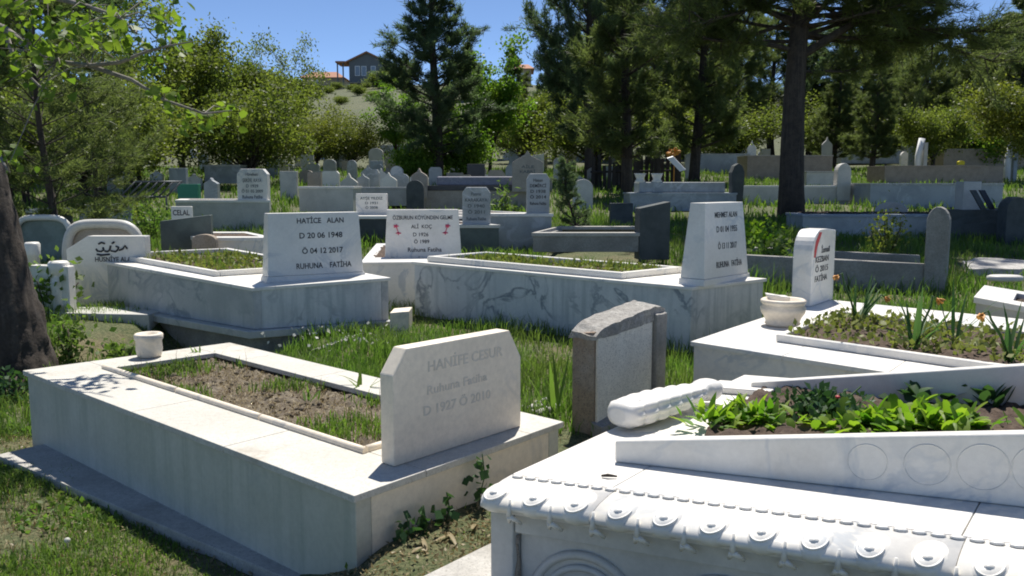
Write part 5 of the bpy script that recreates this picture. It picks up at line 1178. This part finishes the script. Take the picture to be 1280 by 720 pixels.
for px, py, n, fl_, lab in DF:
    c = W(px, py, z5 + .02); t = thing('daffodil', lab, 'daffodil', c); m = MB()
    for i in range(n):
        a = random.uniform(0, 6.28); e = random.uniform(.85, 1.45)
        strip_leaf(m, c + Vector((random.gauss(0, .02), random.gauss(0, .02), 0)), (math.cos(a) * math.cos(e), math.sin(a) * math.cos(e), math.sin(e)), random.uniform(.26, .42), .02, random.uniform(.1, 1.0), 5)
    m.build('leaves', M['daff'], t)
    for fx, fy in fl_:
        tp_ = W(fx, fy, d=c.y - .02); m = MB(); mid_ = c.lerp(tp_, .7) + Vector((0, 0, .05))
        side = Vector((1 if fx > px else -1, 0, 0))
        pth = [c, c.lerp(mid_, .5) + Vector((0, 0, .03)), mid_, tp_ + Vector((-.03 * side.x, 0, .02)), tp_]
        m.tube(pth, [.007, .007, .0065, .006, .005], 6); st_ = m.build('stem', M['daff'], t)
        m = MB(); ax = (side * .8 + Vector((0, -.3, -.5))).normalized()
        for i in range(6):
            a = i * 1.047; o1 = ax.orthogonal().normalized(); o2 = ax.cross(o1); dd = (o1 * math.cos(a) + o2 * math.sin(a)) * .8 + ax * random.uniform(.2, .9)
            strip_leaf(m, tp_, dd, random.uniform(.03, .048), .022, random.uniform(.2, 1.2), 3)
        m.tube([tp_ - ax * .008, tp_ + ax * .02, tp_ + ax * .034], [.006, .010, .014], 8)
        m.build('flower', M['orange'], st_)
# weeds and litter in the dry bed
q1 = sub(T1, .13, .90, .29, .79, -.04); uv = rs.uniform(size=(5200, 2)); P = np.array([tuple(BL(q1, a, b)) for a, b in uv])
V, q_, t_ = blades(P + np.array([0, 0, -.004]), rs.uniform(.008, .03, len(P)), .0035, 3.5); tag(link('plant_litter', np_mesh('plant_litter', V, q_, t_), M['drygrass']), 'dry plant litter scattered over the soil of the front left grave', 'plant litter', kind='stuff')
V, Q = leaves(P[:700] + np.array([0, 0, .0]), .017, .6, 0); tag(link('dead_leaves', np_mesh('dead_leaves', V, Q), plain('dead_leaf', (.13, .085, .05), .9, var=.5)), 'small brown dead leaves on the soil of the front left grave', 'dead leaves', kind='stuff')
gk = P[(nz(P, 5, 3) + rs.uniform(-.7, .7, len(P)) > .72)]; gk = np.repeat(gk, 2, 0) + rs.normal(size=(len(gk) * 2, 3)) * np.array([.02, .02, 0])
V, q_, t_ = blades(gk, rs.uniform(.03, .075, len(gk)), .006, 1.0); tag(link('weeds', np_mesh('weeds', V, q_, t_), M['grass']), 'thin green weeds growing in the dry bed', 'weeds', kind='stuff')
for px, py, n, L, lab in ((187, 452, 9, .10, 'grass tuft beside the small stone pot'), (455, 490, 6, .17, 'upright leaf tuft behind the chamfered headstone'), (390, 500, 8, .06, 'low green tuft in the middle of the dry bed'), (300, 462, 8, .06, 'low green tuft near the back of the dry bed'), (247, 446, 12, .06, 'spreading green tuft at the back left of the dry bed')):
    rosette('grass_tuft', lab, 'grass tuft', W(px, py, z1 - .03), n, L, .014, M['lush'], (.7, 1.45), .5, .02)
c = G(700, 520); rosette('iris_plant', 'upright sword leaved plant left of the broken concrete headstone', 'plant', c, 9, .36, .03, M['lush'], (1.0, 1.45), .3, .04)
cl_ = MB()
for p in P[::40]:
    r_ = random.uniform(.006, .019); sph(cl_, Vector(p), (Vector((r_, 0, 0)), Vector((0, r_ * random.uniform(.6, 1), 0)), Vector((0, 0, r_ * .7))), 6, 4)
tag(cl_.rough(.004, 60).build('soil_clods', M['soil']), 'loose soil clods and pebbles in the bed of the front left grave', 'clods', kind='stuff')
st_ = P[::75]; V, q_, t_ = blades(st_, rs.uniform(.06, .16, len(st_)), .003, .6); tag(link('dry_stalks', np_mesh('dry_stalks', V, q_, t_), M['drygrass']), 'thin dry stalks standing in the bed of the front left grave', 'stalks', kind='stuff')
# creeping sprigs along the front wall of the left grave
for k, (px, py, h, lab) in enumerate(((506, 680, .12, 'leftmost'), (527, 672, .13, 'second from the left'), (556, 655, .13, 'third from the left'), (600, 618, .17, 'tallest'))):
    r_ = ray(px, py); a_, b_ = T1[0], T1[3]; nrm = (b_ - a_).cross(up).normalized(); c = WP(px, py, a_ + nrm * .03, nrm); m = MB(); t = thing('creeper_sprig', 'round leaved creeper sprig climbing the front wall of the left grave, ' + lab, 'sprig', c, group='creeper sprigs on the front wall')
    top_ = c + Vector((.01, -.02, h)); m.tube([c - up * .12, c, c.lerp(top_, .5) + nrm * .02, top_], .003, 4); m.build('stem', M['beddark'], t)
    pp = np.array([tuple(c.lerp(top_, i / 12) + Vector((random.gauss(0, .022), random.gauss(0, .015), -.02))) for i in range(13) for _ in range(2)])
    V, Q = leaves(pp, .036, .95, 0, .2); link('foliage', np_mesh('foliage', V, Q), M['beddark'], t)
# leaf litter and sticks in the gap
for k, (px, py, px2, py2) in enumerate(((545, 683, 585, 662), (528, 680, 536, 700), (590, 668, 597, 656), (515, 698, 530, 690), (560, 672, 575, 690))):
    a = G(px, py) + up * .02; b = G(px2, py2) + up * .035
    m = MB(); strip_leaf(m, a, (b - a), (b - a).length * .85, .015, .5, 6)
    tag(m.build('dry_leaf', M['drygrass'], origin=a), ['long pale dry leaf lying in the gap before the left grave', 'curled brown dry leaf standing in the gap', 'short pale dry leaf beside the tallest sprig', 'small dry leaf nearest the lower picture edge', 'dry leaf crossing the long pale one'][k], 'dry leaf')
c = scatter(30000, 2.6, 4.4, keep=lambda P: (P[:, 0] > -.65) & (P[:, 0] < .5)); V, Q = leaves(c + np.array([0, 0, .024]), .018, .5, 0)
tag(link('leaf_litter', np_mesh('leaf_litter', V, Q), M['drygrass']), 'pale leaf litter in the gap between the two front graves', 'leaf litter', kind='stuff')
# shrub and ivy by the left trunk
def bush(name, label, c, n, sx, sz, leaf, mat, ratio=.7):
    t = thing(name, label, 'shrub', c); pp = np.array(c) + rs.normal(size=(n, 3)) * np.array([sx, sx, sz]) * .5 + np.array([0, 0, sz * .85]); pp[:, 2] = np.maximum(pp[:, 2], c[2] + .02)
    V, Q = leaves(pp, leaf, ratio, .2); link('foliage', np_mesh('foliage', V, Q), mat, t); m = MB()
    for k in range(7): m.tube([Vector(c) - up * .05, Vector(c) + Vector((random.gauss(0, sx * .4), random.gauss(0, sx * .4), sz * random.uniform(.9, 1.6)))], .007, 4)
    m.build('stem', M['bark'], t)
bush('shrub', 'sunlit green shrub right of the thick left trunk', G(88, 458), 300, .16, .25, .055, M['lush'])
bush('shrub', 'low leafy shrub at the foot of the grey veined grave, left', G(98, 470) + Vector((.25, .3, 0)), 260, .2, .13, .06, M['lush'])
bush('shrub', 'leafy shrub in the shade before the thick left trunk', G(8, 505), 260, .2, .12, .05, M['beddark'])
bush('shrub', 'bushy weed before the white stone with script', G(60, 395), 500, .3, .3, .08, M['lush'])
bush('shrub', 'green bush left of the dark green slanting stone', G(190, 300), 700, .5, .35, .07, M['lush'])
bush('shrub', 'weedy bush under the iron grille', G(160, 285), 600, .6, .28, .07, M['olive'])
bush('shrub', 'leafy weed with pale leaves behind the curved headstone', G(965, 345), 500, .3, .28, .08, M['lush'])
bush('shrub', 'pale flowering weed at the left end of the concrete kerb grave', G(945, 318), 600, .4, .3, .08, M['bedleaf'])
bush('shrub', 'dark leafy plant sprouting behind the grey chamfered headstone', G(630, 275), 160, .2, .4, .16, M['lush'], .25)
bush('shrub', 'brown seeding weed inside the concrete kerb grave', G(1108, 325), 500, .3, .4, .06, M['olive'])
c = G(415, 440); pp = np.array(c) + rs.normal(size=(60, 3)) * np.array([.3, .2, .03]) + np.array([0, 0, .14]); V, Q = leaves(pp, .035, .8, .4)
tag(link('white_flowers', np_mesh('white_flowers', V, Q), M['whiteflower']), 'small white flowers along the edge of the overgrown plot', 'flowers', kind='stuff')
for k, (p, q) in enumerate((((385, 445), (440, 425)),)):
    a, b = G(*p), G(*q); a.z += .05; b.z += .05; kk_ = Vector((.1, .13, 0))
    tag(MB().hexa([x - up * .2 for x in (a, b, b + kk_, a + kk_)], [a, b, b + kk_, a + kk_]).bevel(.01).rough(.01, 9, 2).build('kerb_stone', M['conclt'], origin=a), 'weathered kerb stone at the left edge of the overgrown plot', 'kerb stone')
m = MB(); c = G(680, 512)
for k in range(26):
    p = c + Vector((random.gauss(0, .22), random.gauss(0, .12), .02)); s_ = random.uniform(.02, .05); sph(m, p, (Vector((s_, 0, 0)), Vector((0, s_, 0)), Vector((0, 0, s_ * .6))), 6, 4)
tag(m.rough(.008, 30).build('rubble', M['rubble'], origin=c), 'pale rubble and gravel between the left grave and the broken headstone', 'rubble', kind='stuff')
for px, py in ((1020, 238),): pass
# orange flowers on the far kerb grave, white dandelion, small fallen twig
c = G(85, 690); m = MB(); sph(m, c + up * .05, (Vector((.013, 0, 0)), Vector((0, .013, 0)), Vector((0, 0, .012))), 8, 6); m.tube([c, c + up * .04], .002, 4)
tag(m.build('dandelion', M['whiteflower'], origin=c), 'white dandelion clock in the grass at the lower left corner', 'dandelion')
c = P2(752, 597); m = MB(); m.tube([c + N2 * .006, c + N2 * .010 + U2 * .02, c + N2 * .007 + U2 * .045 + V2s * .01], [.004, .006, .003], 6)
tag(m.build('twig', M['bark'], origin=c), 'tiny dark twig lying on the carved grave top beside the slab joint', 'twig')
